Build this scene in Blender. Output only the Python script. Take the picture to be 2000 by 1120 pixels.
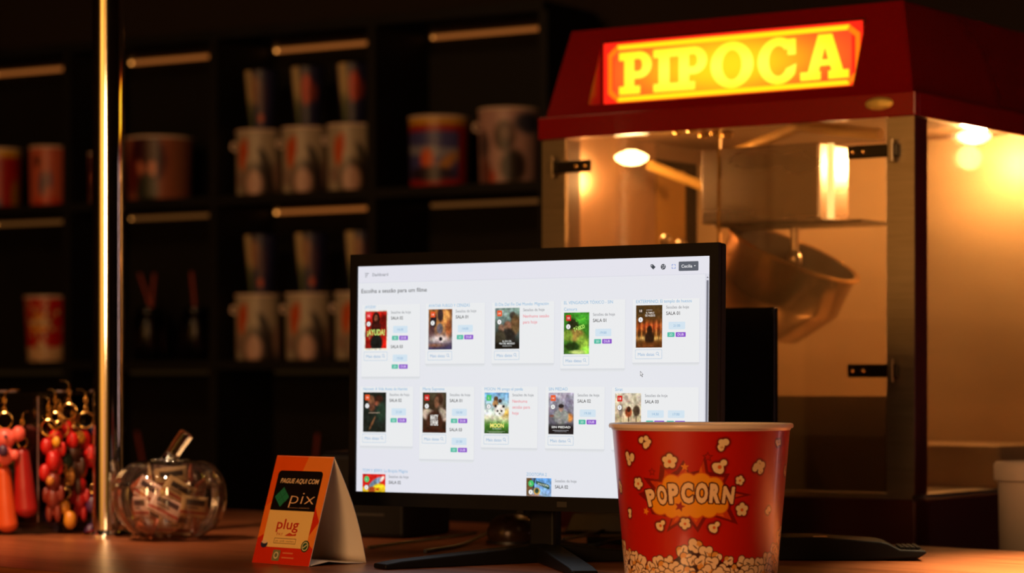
import bpy, bmesh, math, random
import numpy as np
from mathutils import Vector, Matrix
R = math.radians
PI = math.pi
scene = bpy.context.scene
COL = scene.collection
for o in list(bpy.data.objects):
    bpy.data.objects.remove(o)

# ------------------------------------------------------------------ camera, exposure, world
CT = 1.05            # counter top height
EYE = 1.255          # camera height
FPX = 5000.0         # focal length in pixels of the 2000 px wide photograph
HOR = 752.0
cam = bpy.data.cameras.new('camera')
camo = bpy.data.objects.new('camera', cam)
COL.objects.link(camo)
camo.location = (0, 0, EYE)
camo.rotation_euler = (R(90), 0, 0)
cam.sensor_width = 36
cam.lens = FPX / 2000 * 36
cam.shift_y = (HOR - 560) / 2000
cam.clip_start = 0.05
cam.dof.use_dof = True
cam.dof.focus_distance = 2.72
cam.dof.aperture_fstop = 5.1
scene.camera = camo
vs = scene.view_settings
vs.view_transform = 'Standard'
vs.look = 'None'
vs.exposure = 0.0
vs.gamma = 1.0
vs.use_curve_mapping = False

world = bpy.data.worlds.new('world')
scene.world = world
world.use_nodes = True
world.node_tree.nodes['Background'].inputs[0].default_value = (0.9, 0.5, 0.25, 1)
world.node_tree.nodes['Background'].inputs[1].default_value = 0.002


def area(name, loc, target, size, power, color, spread=180):
    l = bpy.data.lights.new(name, 'AREA')
    l.shape = 'DISK'
    l.size = size
    l.energy = power
    l.color = color
    l.spread = R(spread)
    o = bpy.data.objects.new(name, l)
    COL.objects.link(o)
    o.location = loc
    d = Vector(target) - Vector(loc)
    o.rotation_euler = d.to_track_quat('-Z', 'Y').to_euler()
    return o


WARM = (1.0, 0.55, 0.24)
area('hanging_lamp_front', (-1.3, -0.2, 1.72), (0.0, 2.7, 1.15), 0.75, 9.5, WARM, 90)
area('ceiling_spot_counter', (-0.3, 1.2, 2.62), (0.0, 2.7, 1.1), 0.35, 1.5, WARM, 90)
area('ceiling_spot_shelf', (-1.6, 3.2, 2.62), (-0.9, 5.9, 1.4), 0.30, 3.6, WARM, 110)
area('wall_washer', (-3.2, 0.2, 2.6), (-3.9, -0.8, 1.3), 0.4, 75.0, (1.0, 0.62, 0.22), 150)
area('wall_washer_near', (-1.5, -0.9, 2.6), (-2.2, -1.8, 1.3), 0.4, 30.0, (1.0, 0.62, 0.22), 150)
area('ceiling_spot_counter_end', (1.15, 2.6, 2.62), (0.80, 2.78, 1.05), 0.10, 17.0, (1.0, 0.70, 0.38), 28)
area('added_spot_stand', (-1.1, 2.5, 2.62), (-0.58, 3.4, 1.1), 0.12, 1.5, (1.0, 0.6, 0.36), 30)  # spot added to brighten the keychains

# ------------------------------------------------------------------ helpers


def lin(c):
    """sRGB 0..255 -> linear"""
    r = []
    for v in c[:3]:
        v = v / 255.0
        r.append(v / 12.92 if v <= 0.04045 else ((v + 0.055) / 1.055) ** 2.4)
    return tuple(r)


def at(x, y, Y):
    """the point at distance Y (m) seen at photograph position x, y"""
    return Vector(((x - 1000) / FPX * Y, Y, EYE - (y - HOR) / FPX * Y))


def on_counter(x, y):
    Y = (EYE - CT) * FPX / (y - HOR)
    return Vector(((x - 1000) / FPX * Y, Y, CT))


def mat(name, rgb, rough=0.5, metal=0.0, noise=0.0, nscale=20.0, spec=0.5, coat=0.0, emit=None, estr=0.0, attr=False,
        bump=0.0, trans=0.0, stretch=(1, 1, 1)):
    m = bpy.data.materials.new(name)
    m.use_nodes = True
    nt = m.node_tree
    b = nt.nodes['Principled BSDF']
    b.inputs['Base Color'].default_value = (*rgb, 1)
    b.inputs['Roughness'].default_value = rough
    b.inputs['Metallic'].default_value = metal
    b.inputs['Specular IOR Level'].default_value = spec
    b.inputs['Coat Weight'].default_value = coat
    b.inputs['Coat Roughness'].default_value = 0.08
    b.inputs['Transmission Weight'].default_value = trans
    if emit is not None:
        b.inputs['Emission Color'].default_value = (*emit, 1)
        b.inputs['Emission Strength'].default_value = estr
    if attr:
        a = nt.nodes.new('ShaderNodeAttribute')
        a.attribute_name = 'Col'
        if attr == 'emit':
            nt.links.new(a.outputs['Color'], b.inputs['Emission Color'])
            b.inputs['Emission Strength'].default_value = estr
        else:
            nt.links.new(a.outputs['Color'], b.inputs['Base Color'])
    if noise > 0 or bump > 0:
        tc = nt.nodes.new('ShaderNodeTexCoord')
        mp = nt.nodes.new('ShaderNodeMapping')
        mp.inputs['Scale'].default_value = stretch
        n = nt.nodes.new('ShaderNodeTexNoise')
        n.inputs['Scale'].default_value = nscale
        n.inputs['Detail'].default_value = 5
        nt.links.new(tc.outputs['Object'], mp.inputs['Vector'])
        nt.links.new(mp.outputs['Vector'], n.inputs['Vector'])
        if noise > 0:
            mx = nt.nodes.new('ShaderNodeMixRGB')
            mx.inputs['Color1'].default_value = (*[c * (1 - noise) for c in rgb], 1)
            mx.inputs['Color2'].default_value = (*[min(1, c * (1 + noise)) for c in rgb], 1)
            nt.links.new(n.outputs['Fac'], mx.inputs['Fac'])
            nt.links.new(mx.outputs['Color'], b.inputs['Base Color'])
            mr = nt.nodes.new('ShaderNodeMapRange')
            mr.inputs['To Min'].default_value = max(0, rough * (1 - noise * 0.7))
            mr.inputs['To Max'].default_value = min(1, rough * (1 + noise * 0.7))
            nt.links.new(n.outputs['Fac'], mr.inputs['Value'])
            nt.links.new(mr.outputs['Result'], b.inputs['Roughness'])
        if bump > 0:
            bp = nt.nodes.new('ShaderNodeBump')
            bp.inputs['Strength'].default_value = bump
            bp.inputs['Distance'].default_value = 0.002
            nt.links.new(n.outputs['Fac'], bp.inputs['Height'])
            nt.links.new(bp.outputs['Normal'], b.inputs['Normal'])
    return m


def clear_mat(name, tint=(1, 1, 1), gloss=1.0, rough=0.02, base=0.03, haze=0.0, hazecol=(1, 1, 1), ior=1.5):
    """thin clear sheet: looks through, reflects by Fresnel"""
    m = bpy.data.materials.new(name)
    m.use_nodes = True
    nt = m.node_tree
    nt.nodes.clear()
    out = nt.nodes.new('ShaderNodeOutputMaterial')
    tr = nt.nodes.new('ShaderNodeBsdfTransparent')
    tr.inputs[0].default_value = (*tint, 1)
    gl = nt.nodes.new('ShaderNodeBsdfGlossy')
    gl.inputs['Roughness'].default_value = rough
    fr = nt.nodes.new('ShaderNodeFresnel')
    fr.inputs['IOR'].default_value = ior
    ad = nt.nodes.new('ShaderNodeMath')
    ad.operation = 'MULTIPLY_ADD'
    ad.inputs[1].default_value = gloss
    ad.inputs[2].default_value = base
    nt.links.new(fr.outputs[0], ad.inputs[0])
    mx = nt.nodes.new('ShaderNodeMixShader')
    nt.links.new(ad.outputs[0], mx.inputs[0])
    if haze > 0:
        df = nt.nodes.new('ShaderNodeBsdfDiffuse')
        df.inputs[0].default_value = (*hazecol, 1)
        tl = nt.nodes.new('ShaderNodeBsdfTranslucent')
        tl.inputs[0].default_value = (*hazecol, 1)
        m0 = nt.nodes.new('ShaderNodeMixShader')
        m0.inputs[0].default_value = 0.5
        nt.links.new(df.outputs[0], m0.inputs[1])
        nt.links.new(tl.outputs[0], m0.inputs[2])
        m2 = nt.nodes.new('ShaderNodeMixShader')
        m2.inputs[0].default_value = haze
        nt.links.new(tr.outputs[0], m2.inputs[1])
        nt.links.new(m0.outputs[0], m2.inputs[2])
        nt.links.new(m2.outputs[0], mx.inputs[1])
    else:
        nt.links.new(tr.outputs[0], mx.inputs[1])
    nt.links.new(gl.outputs[0], mx.inputs[2])
    nt.links.new(mx.outputs[0], out.inputs[0])
    return m


def BM():
    return bmesh.new()


def obj(name, bm, m, parent=None, smooth=False, bevel=0.0, loc=None, rotz=None, autosmooth=True):
    me = bpy.data.meshes.new(name)
    if not bm.faces or smooth:
        pass
    bm.normal_update()
    bm.to_mesh(me)
    bm.free()
    for mm in (m if isinstance(m, (list, tuple)) else [m]):
        me.materials.append(mm)
    o = bpy.data.objects.new(name, me)
    COL.objects.link(o)
    if parent:
        o.parent = parent
    if smooth:
        me.polygons.foreach_set('use_smooth', [True] * len(me.polygons))
        if autosmooth:
            try:
                me.set_sharp_from_angle(angle=R(40))
            except Exception:
                pass
    if bevel > 0:
        b = o.modifiers.new('bevel', 'BEVEL')
        b.width = bevel
        b.segments = 3
        b.limit_method = 'ANGLE'
        b.angle_limit = R(40)
    if loc is not None:
        o.location = loc
    if rotz is not None:
        o.rotation_euler[2] = rotz
    return o


def tag(o, label, cat, group=None):
    o['label'] = label
    o['category'] = cat
    if group:
        o['group'] = group
    return o


def thing(name, label, cat, loc=(0, 0, 0), rotz=0.0, group=None):
    o = bpy.data.objects.new(name, None)
    COL.objects.link(o)
    o.empty_display_size = 0.02
    o.location = loc
    o.rotation_euler = (0, 0, rotz)
    return tag(o, label, cat, group)


def struct(name, bm, m, bevel=0):
    o = obj(name, bm, m, bevel=bevel)
    o['kind'] = 'structure'
    return o


def copy_tree(o, parent=None, label=None, loc=None, rotz=None):
    c = o.copy()
    COL.objects.link(c)
    if parent:
        c.parent = parent
    if label:
        c['label'] = label
    if loc is not None:
        c.location = loc
    if rotz is not None:
        c.rotation_euler[2] = rotz
    for ch in [x for x in bpy.data.objects if x.parent == o]:
        copy_tree(ch, c)
    return c


def box(bm, x0, x1, y0, y1, z0, z1, M=None, mi=0):
    vs_ = [bm.verts.new((x, y, z)) for z in (z0, z1) for y in (y0, y1) for x in (x0, x1)]
    fs = [(0, 2, 3, 1), (4, 5, 7, 6), (0, 1, 5, 4), (2, 6, 7, 3), (0, 4, 6, 2), (1, 3, 7, 5)]
    for f in fs:
        fc = bm.faces.new([vs_[i] for i in f])
        fc.material_index = mi
    if M is not None:
        bmesh.ops.transform(bm, matrix=M, verts=vs_)
    return vs_


def prism(bm, pts, d0, d1, plane='xz', mi=0):
    """extrude the polygon pts between d0 and d1 along the axis the plane leaves out"""
    def mk(p, d):
        return {'xz': (p[0], d, p[1]), 'xy': (p[0], p[1], d), 'yz': (d, p[0], p[1])}[plane]
    a = [bm.verts.new(mk(p, d0)) for p in pts]
    b = [bm.verts.new(mk(p, d1)) for p in pts]
    n = len(pts)
    fs = [bm.faces.new(a), bm.faces.new(b[::-1])]
    for i in range(n):
        fs.append(bm.faces.new((a[i], b[i], b[(i + 1) % n], a[(i + 1) % n])))
    for f in fs:
        f.material_index = mi
    bmesh.ops.recalc_face_normals(bm, faces=fs)
    return a + b


def lathe(bm, prof, seg=48, rib=0.0, nrib=0, M=None, close=False, mi=0, ribpow=1.0):
    rings = []
    for (r, z) in prof:
        ring = []
        for i in range(seg):
            a = 2 * PI * i / seg
            rr = r
            if rib:
                rr = r * (1 - rib * (1 - abs(math.sin(nrib * a / 2)) ** ribpow))
            ring.append(bm.verts.new((rr * math.cos(a), rr * math.sin(a), z)))
        rings.append(ring)
    fs = []
    for k in range(len(rings) - 1):
        for i in range(seg):
            j = (i + 1) % seg
            fs.append(bm.faces.new((rings[k][i], rings[k][j], rings[k + 1][j], rings[k + 1][i])))
    if close:
        fs.append(bm.faces.new(rings[0][::-1]))
        fs.append(bm.faces.new(rings[-1]))
    for f in fs:
        f.material_index = mi
    vs_ = [v for r in rings for v in r]
    if M is not None:
        bmesh.ops.transform(bm, matrix=M, verts=vs_)
    return vs_


def tube(bm, pts, r, seg=10, cap=True, closed=False):
    pts = [Vector(p) for p in pts]
    n = len(pts)
    rr = r if isinstance(r, (list, tuple)) else [r] * n
    rings = []
    t0 = (pts[1] - pts[0]).normalized()
    nrm = t0.orthogonal().normalized()
    for i, p in enumerate(pts):
        if closed:
            t = (pts[(i + 1) % n] - pts[(i - 1) % n]).normalized()
        elif i == 0:
            t = t0
        elif i == n - 1:
            t = (pts[-1] - pts[-2]).normalized()
        else:
            t = (pts[i + 1] - pts[i - 1]).normalized()
        nrm = (nrm - t * nrm.dot(t)).normalized()
        bn = t.cross(nrm)
        rings.append([bm.verts.new(p + (nrm * math.cos(2 * PI * k / seg) + bn * math.sin(2 * PI * k / seg)) * rr[i])
                      for k in range(seg)])
    m = n if closed else n - 1
    for i in range(m):
        a, b = rings[i], rings[(i + 1) % n]
        for k in range(seg):
            bm.faces.new((a[k], a[(k + 1) % seg], b[(k + 1) % seg], b[k]))
    if cap and not closed:
        bm.faces.new(rings[0][::-1])
        bm.faces.new(rings[-1])


def ball(bm, c, r, s=(1, 1, 1), rot=None, sub=2):
    M = Matrix.Translation(Vector(c))
    if rot is not None:
        M = M @ rot
    M = M @ Matrix.Diagonal((r * s[0], r * s[1], r * s[2], 1))
    bmesh.ops.create_icosphere(bm, subdivisions=sub, radius=1.0, matrix=M)


def bez(pts, n=24):
    """smooth curve through pts"""
    P = [Vector(p) for p in pts]
    P = [P[0] * 2 - P[1]] + P + [P[-1] * 2 - P[-2]]
    out = []
    for i in range(1, len(P) - 2):
        for k in range(n):
            t = k / n
            a, b, c, d = P[i - 1], P[i], P[i + 1], P[i + 2]
            out.append(0.5 * ((2 * b) + (c - a) * t + (2 * a - 5 * b + 4 * c - d) * t * t + (-a + 3 * b - 3 * c + d) * t ** 3))
    out.append(P[-2])
    return out


_tc = {}


def text_geo(s, offset=0.0):
    """outline of a line of lettering as (verts, tris), lower left at 0,0, cap height 1"""
    k = (s, offset)
    if k in _tc:
        return _tc[k]
    cu = bpy.data.curves.new('lettering', 'FONT')
    cu.body = s
    cu.resolution_u = 3
    cu.offset = offset
    cu.fill_mode = 'FRONT'
    o = bpy.data.objects.new('lettering', cu)
    COL.objects.link(o)
    bpy.context.view_layer.update()
    dg = bpy.context.evaluated_depsgraph_get()
    me = bpy.data.meshes.new_from_object(o.evaluated_get(dg))
    bm = bmesh.new()
    bm.from_mesh(me)
    bmesh.ops.triangulate(bm, faces=bm.faces[:])
    bm.verts.index_update()
    v = np.array([(p.co.x, p.co.y) for p in bm.verts]) if bm.verts else np.zeros((0, 2))
    t = [tuple(q.index for q in f.verts) for f in bm.faces]
    bm.free()
    bpy.data.meshes.remove(me)
    bpy.data.objects.remove(o)
    bpy.data.curves.remove(cu)
    v = v / 0.7
    _tc[k] = (v, t)
    return _tc[k]


class Sheet:
    """flat printed or lit graphics: coloured polygons in sheet units (y down), mapped on a plane"""

    def __init__(s, x0, z1, sx, sz, yface, step=0.00012):
        s.bm = bmesh.new()
        s.cl = s.bm.loops.layers.float_color.new('Col')
        s.x0, s.z1, s.sx, s.sz, s.y, s.step = x0, z1, sx, sz, yface, step
        s.clip = None

    def P(s, x, y, L):
        return (s.x0 + x * s.sx, s.y - L * s.step, s.z1 - y * s.sz)

    def face(s, pts, col, L, cols=None):
        vs_ = [s.bm.verts.new(s.P(x, y, L)) for x, y in pts]
        f = s.bm.faces.new(vs_)
        f.normal_update()
        if f.normal.y > 0:
            f.normal_flip()
        for l in f.loops:
            i = vs_.index(l.vert)
            c = cols[i] if cols else col
            l[s.cl] = (*lin(c), 1)

    def rect(s, x, y, w, h, col, L=1, cols=None):
        s.face([(x, y), (x + w, y), (x + w, y + h), (x, y + h)], col, L, cols)

    def rrect(s, x, y, w, h, r, col, L=1):
        pts = []
        for cx, cy, a0 in ((x + w - r, y + r, -90), (x + w - r, y + h - r, 0), (x + r, y + h - r, 90), (x + r, y + r, 180)):
            for k in range(5):
                a = R(a0 + k * 22.5)
                pts.append((cx + r * math.cos(a), cy + r * math.sin(a)))
        s.face(pts, col, L)

    def frame(s, x, y, w, h, t, col, L=1):
        s.rect(x, y, w, t, col, L)
        s.rect(x, y + h - t, w, t, col, L)
        s.rect(x, y + t, t, h - 2 * t, col, L)
        s.rect(x + w - t, y + t, t, h - 2 * t, col, L)

    def disc(s, x, y, rx, col, L=1, ry=None, n=20):
        ry = ry or rx
        s.face([(x + rx * math.cos(2 * PI * k / n), y + ry * math.sin(2 * PI * k / n)) for k in range(n)], col, L)

    def line(s, x0, y0, x1, y1, w, col, L=1):
        d = Vector((x1 - x0, y1 - y0))
        n = Vector((-d.y, d.x)).normalized() * w / 2
        s.face([(x0 + n.x, y0 + n.y), (x1 + n.x, y1 + n.y), (x1 - n.x, y1 - n.y), (x0 - n.x, y0 - n.y)], col, L)

    def text(s, x, y, body, h, col, L=2, width=None, bold=0.0, slant=0.0, rot=0.0, center=False):
        """y = baseline; h = cap height"""
        v, t = text_geo(body, bold)
        if not len(v):
            return
        x_0, x_1 = v[:, 0].min(), v[:, 0].max()
        k = h if width is None else width / (x_1 - x_0)
        q = [((p[0] - x_0) * k + slant * p[1] * h, -p[1] * h) for p in v]
        if center:
            w = (x_1 - x_0) * k / 2
            q = [(a - w, b) for a, b in q]
        ca, sa = math.cos(rot), math.sin(rot)
        q = [(x + a * ca - b * sa, y + a * sa + b * ca) for a, b in q]
        vs_ = [s.bm.verts.new(s.P(a, b, L)) for a, b in q]
        for f in t:
            try:
                fc = s.bm.faces.new([vs_[i] for i in f])
            except ValueError:
                continue
            fc.normal_update()
            if fc.normal.y > 0:
                fc.normal_flip()
            for l in fc.loops:
                l[s.cl] = (*lin(col), 1)

    @staticmethod
    def grain(u, v, seed, amp):
        """mottled light and dark detail of a printed picture"""
        rg = np.random.RandomState(seed)
        out = np.zeros(u.shape + (3,))
        for n, a in ((9, 1.0), (21, 0.8)):
            g = rg.uniform(-1, 1, (int(n * 1.4) + 3, n + 2, 3)) * 0.12 + rg.uniform(-1, 1, (int(n * 1.4) + 3, n + 2, 1)) * 0.75
            fx, fy = u * n, v * n * 1.4
            ix, iy = fx.astype(int), fy.astype(int)
            tx, ty = (fx - ix)[..., None], (fy - iy)[..., None]
            out += a * ((g[iy, ix] * (1 - tx) + g[iy, ix + 1] * tx) * (1 - ty) + (g[iy + 1, ix] * (1 - tx) + g[iy + 1, ix + 1] * tx) * ty)
        return out * amp

    def picture(s, x, y, w, h, fn, nx, ny, L=1, hclip=None, detail=0):
        """fn(u, v) -> (ny, nx, 3) sRGB 0..255 on a fine grid of faces"""
        hh = hclip or h
        ny2 = max(2, int(ny * hh / h))
        uu, vv = np.meshgrid(np.linspace(0, 1, nx), np.linspace(0, hh / h, ny2))
        c = fn(uu, vv)
        if detail:
            c = c * (1 + 0.018 * s.grain(uu, vv, detail, 15)) + s.grain(uu, vv, detail + 50, 6)
        V = [[s.bm.verts.new(s.P(x + w * uu[j, i], y + h * vv[j, i], L)) for i in range(nx)] for j in range(ny2)]
        c = np.clip(c, 0, 255)
        cl = [[(*lin(c[j, i]), 1) for i in range(nx)] for j in range(ny2)]
        for j in range(ny2 - 1):
            for i in range(nx - 1):
                f = s.bm.faces.new((V[j][i], V[j + 1][i], V[j + 1][i + 1], V[j][i + 1]))
                for l, (a, b) in zip(f.loops, ((j, i), (j + 1, i), (j + 1, i + 1), (j, i + 1))):
                    l[s.cl] = cl[a][b]


class Paint:
    """numpy painter on a grid, used for pictures on prints (colours sRGB 0..255)"""

    def __init__(s, X, Y, bg=(0, 0, 0)):
        s.X, s.Y = X, Y
        s.c = np.zeros(X.shape + (3,)) + np.array(bg, float)

    def mix(s, a, col):
        a = np.clip(a, 0, 1)[..., None]
        s.c = s.c * (1 - a) + np.array(col, float) * a

    def ell(s, x, y, rx, ry, col, soft=0.2, rot=0.0, a=1.0):
        ca, sa = math.cos(rot), math.sin(rot)
        dx, dy = s.X - x, s.Y - y
        p = (dx * ca + dy * sa) / rx
        q = (-dx * sa + dy * ca) / ry
        d = np.sqrt(p * p + q * q)
        s.mix(a * (1 - d) / soft + 0.5 * a if soft < 0.9 else a * np.exp(-d * d), col)

    def poly(s, pts, col, a=1.0):
        x, y = s.X, s.Y
        ins = np.zeros(x.shape, bool)
        n = len(pts)
        for i in range(n):
            x0, y0 = pts[i]
            x1, y1 = pts[(i + 1) % n]
            if y0 == y1:
                continue
            c = ((y0 > y) != (y1 > y)) & (x < (x1 - x0) * (y - y0) / (y1 - y0) + x0)
            ins ^= c
        s.mix(ins * a, col)

    def grad(s, top, bot, y0=0.0, y1=1.0):
        t = np.clip((s.Y - y0) / (y1 - y0), 0, 1)[..., None]
        s.c = np.array(top, float) * (1 - t) + np.array(bot, float) * t

    def glyph(s, x, y, body, h, col, bold=0.0, width=None, rot=0.0):
        """x, y = centre; y down"""
        v, t = text_geo(body, bold)
        mn, mx = v.min(0), v.max(0)
        k = width / (mx[0] - mn[0]) if width else h / (mx[1] - mn[1])
        ky = h / (mx[1] - mn[1])
        q = (v - (mn + mx) / 2) * np.array([k, -ky])
        ca, sa = math.cos(rot), math.sin(rot)
        q = np.stack([x + q[:, 0] * ca - q[:, 1] * sa, y + q[:, 0] * sa + q[:, 1] * ca], 1)
        lo, hi = q.min(0), q.max(0)
        rows = (s.Y[:, 0] >= lo[1]) & (s.Y[:, 0] <= hi[1])
        cols = (s.X[0] >= lo[0]) & (s.X[0] <= hi[0])
        if not rows.any() or not cols.any():
            return
        ri, ci = np.where(rows)[0], np.where(cols)[0]
        sl = (slice(ri[0], ri[-1] + 1), slice(ci[0], ci[-1] + 1))
        X, Y = s.X[sl], s.Y[sl]
        ins = np.zeros(X.shape, bool)
        for a, b, c in t:
            A, B, C = q[a], q[b], q[c]
            d = (B[1] - C[1]) * (A[0] - C[0]) + (C[0] - B[0]) * (A[1] - C[1])
            if abs(d) < 1e-12:
                continue
            w1 = ((B[1] - C[1]) * (X - C[0]) + (C[0] - B[0]) * (Y - C[1])) / d
            w2 = ((C[1] - A[1]) * (X - C[0]) + (A[0] - C[0]) * (Y - C[1])) / d
            ins |= (w1 >= 0) & (w2 >= 0) & (w1 + w2 <= 1)
        s.c[sl][ins] = np.array(col, float)


def grid_mesh(name, P, C, m, parent=None):
    """P (ny,nx,3) positions, C (ny,nx,3) sRGB 0..255 -> mesh with point colours"""
    ny, nx = P.shape[:2]
    me = bpy.data.meshes.new(name)
    idx = np.arange(nx * ny).reshape(ny, nx)
    q = np.stack([idx[:-1, :-1], idx[1:, :-1], idx[1:, 1:], idx[:-1, 1:]], -1).reshape(-1, 4)
    me.vertices.add(nx * ny)
    me.vertices.foreach_set('co', P.reshape(-1).astype(np.float32))
    me.loops.add(q.size)
    me.loops.foreach_set('vertex_index', q.reshape(-1).astype(np.int32))
    me.polygons.add(len(q))
    me.polygons.foreach_set('loop_start', (np.arange(len(q)) * 4).astype(np.int32))
    me.update(calc_edges=True)
    me.polygons.foreach_set('use_smooth', np.ones(len(q), bool))
    c = np.clip(C / 255.0, 0, 1)
    c = np.where(c <= 0.04045, c / 12.92, ((c + 0.055) / 1.055) ** 2.4)
    c4 = np.concatenate([c, np.ones(c.shape[:2] + (1,))], -1).reshape(-1).astype(np.float32)
    at_ = me.color_attributes.new('Col', 'FLOAT_COLOR', 'POINT')
    at_.data.foreach_set('color', c4)
    me.materials.append(m)
    o = bpy.data.objects.new(name, me)
    COL.objects.link(o)
    if parent:
        o.parent = parent
    return o


# ------------------------------------------------------------------ materials
M_black = mat('black_plastic', (0.005, 0.0042, 0.0035), 0.5, noise=0.2, nscale=60, spec=0.13)
M_blackgloss = mat('glossy_black_plastic', (0.004, 0.004, 0.005), 0.22, noise=0.1, nscale=40, spec=0.3)
M_rubber = mat('cable_rubber', (0.010, 0.010, 0.011), 0.4, noise=0.2, nscale=80)
M_chrome = mat('polished_tube', (0.86, 0.84, 0.80), 0.07, 1.0, noise=0.05, nscale=6, stretch=(60, 60, 0.6))
M_brass = mat('gold_metal', (0.85, 0.52, 0.16), 0.22, 1.0, noise=0.12, nscale=70)
M_steel = mat('brushed_steel', (0.50, 0.40, 0.27), 0.34, 1.0, noise=0.2, nscale=14, stretch=(1, 1, 14))
M_steeldull = mat('dull_steel', (0.50, 0.33, 0.17), 0.5, 0.35, noise=0.22, nscale=5, stretch=(1, 1, 3))
M_kettle = mat('kettle_steel', (0.42, 0.28, 0.16), 0.19, 1.0, noise=0.35, nscale=12)
M_red = mat('red_enamel', (0.23, 0.0025, 0.002), 0.25, noise=0.1, nscale=5, coat=0.3)
M_reddark = mat('dark_red_enamel', (0.055, 0.006, 0.004), 0.35, noise=0.15, nscale=8)
M_shelf = mat('black_shelf_board', (0.006, 0.0045, 0.0035), 0.55, noise=0.25, nscale=8, spec=0.25)
M_wallback = mat('dark_wall_paint', (0.02, 0.012, 0.008), 0.8, noise=0.15, nscale=4, spec=0.2)
M_wallwarm = mat('ochre_wall_paint', (0.55, 0.34, 0.13), 0.8, noise=0.25, nscale=3, stretch=(6, 6, 0.2))
M_floor = mat('floor_tile', (0.03, 0.02, 0.015), 0.4, noise=0.2, nscale=5)
M_ceil = mat('ceiling_paint', (0.016, 0.010, 0.007), 0.9, noise=0.1, nscale=4, spec=0.1)
M_print = mat('printed_surface', (0.5, 0.5, 0.5), 0.28, attr=True, coat=0.25)
M_mugprint = mat('printed_plastic', (0.5, 0.5, 0.5), 0.4, attr=True)
M_paper = mat('white_card', (0.72, 0.62, 0.52), 0.6, noise=0.04, nscale=30)
M_cream = mat('cream_plastic', (0.74, 0.56, 0.47), 0.3, noise=0.05, nscale=30)
M_screen = mat('lit_display', (0.004, 0.004, 0.004), 0.22, attr='emit', estr=0.97, spec=0.35)
M_white = mat('white_plastic', (0.62, 0.56, 0.50), 0.4, noise=0.06, nscale=20)
M_glass = clear_mat('clear_glass', (0.97, 0.95, 0.92), 1.0, 0.03, 0.01)
M_doorglass = clear_mat('cabinet_glass', (0.93, 0.86, 0.76), 0.9, 0.05, 0.01, haze=0.05, hazecol=(0.8, 0.55, 0.3))
M_jar = clear_mat('jar_glass', (0.95, 0.90, 0.86), 2.6, 0.05, 0.03, haze=0.03, hazecol=(0.9, 0.7, 0.6))
M_acryl = clear_mat('clear_acrylic', (0.94, 0.90, 0.88), 1.2, 0.04, 0.02)
M_acryledge = clear_mat('acrylic_edge', (0.8, 0.7, 0.66), 2.0, 0.15, 0.15, haze=0.35, hazecol=(0.8, 0.55, 0.5))
M_tubplastic = mat('frosted_plastic', (0.55, 0.44, 0.34), 0.5, noise=0.05, nscale=12)

# wood
M_wood = bpy.data.materials.new('counter_wood')
M_wood.use_nodes = True
nt = M_wood.node_tree
b = nt.nodes['Principled BSDF']
tc = nt.nodes.new('ShaderNodeTexCoord')
mp = nt.nodes.new('ShaderNodeMapping')
mp.inputs['Scale'].default_value = (1.2, 14, 14)
nz = nt.nodes.new('ShaderNodeTexNoise')
nz.inputs['Scale'].default_value = 3.0
nz.inputs['Detail'].default_value = 8
nz.inputs['Distortion'].default_value = 0.6
cr = nt.nodes.new('ShaderNodeValToRGB')
cr.color_ramp.elements[0].position = 0.3
cr.color_ramp.elements[0].color = (0.15, 0.038, 0.011, 1)
cr.color_ramp.elements[1].position = 0.72
cr.color_ramp.elements[1].color = (0.32, 0.10, 0.032, 1)
nt.links.new(tc.outputs['Object'], mp.inputs['Vector'])
nt.links.new(mp.outputs['Vector'], nz.inputs['Vector'])
nt.links.new(nz.outputs['Fac'], cr.inputs['Fac'])
nt.links.new(cr.outputs['Color'], b.inputs['Base Color'])
b.inputs['Roughness'].default_value = 0.33
b.inputs['Specular IOR Level'].default_value = 0.5
bp_ = nt.nodes.new('ShaderNodeBump')
bp_.inputs['Strength'].default_value = 0.05
bp_.inputs['Distance'].default_value = 0.001
nt.links.new(nz.outputs['Fac'], bp_.inputs['Height'])
nt.links.new(bp_.outputs['Normal'], b.inputs['Normal'])


def emitter(name, rgb, s):
    return mat(name, (0.02, 0.02, 0.02), 0.5, emit=rgb, estr=s)


# ------------------------------------------------------------------ room shell
TH = R(31.5)                      # shelf wall, turned from the picture plane
U = Vector((math.cos(TH), -math.sin(TH), 0))
V = Vector((math.sin(TH), math.cos(TH), 0))
MR = Matrix(((U.x, V.x, 0, 0), (U.y, V.y, 0, 0), (0, 0, 1, 0), (0, 0, 0, 1)))   # room axes
SB = 5.5 * math.cos(TH)           # distance of the shelf fronts along V
SD = 0.22                         # shelf depth
A0, A1, B0, B1, HC = -5.4, 2.6, -2.6, SB + SD + 0.05, 2.75


def room_box(name, x0, x1, y0, y1, z0, z1, m):
    bm = BM()
    box(bm, x0, x1, y0, y1, z0, z1, MR)
    return struct(name, bm, m)


room_box('floor', A0, A1, B0, B1, -0.1, 0.0, M_floor)
room_box('ceiling', A0, A1, B0, B1, HC, HC + 0.1, M_ceil)
room_box('wall_back', A0, A1, B1, B1 + 0.1, 0, HC, M_wallback)
room_box('wall_left', A0 - 0.1, A0, B0, B1, 0, HC, M_wallback)
room_box('wall_right', A1, A1 + 0.1, B0, B1, 0, HC, M_wallback)
room_box('wall_front', A0, A1, B0 - 0.1, B0, 0, HC, M_wallwarm)

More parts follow.
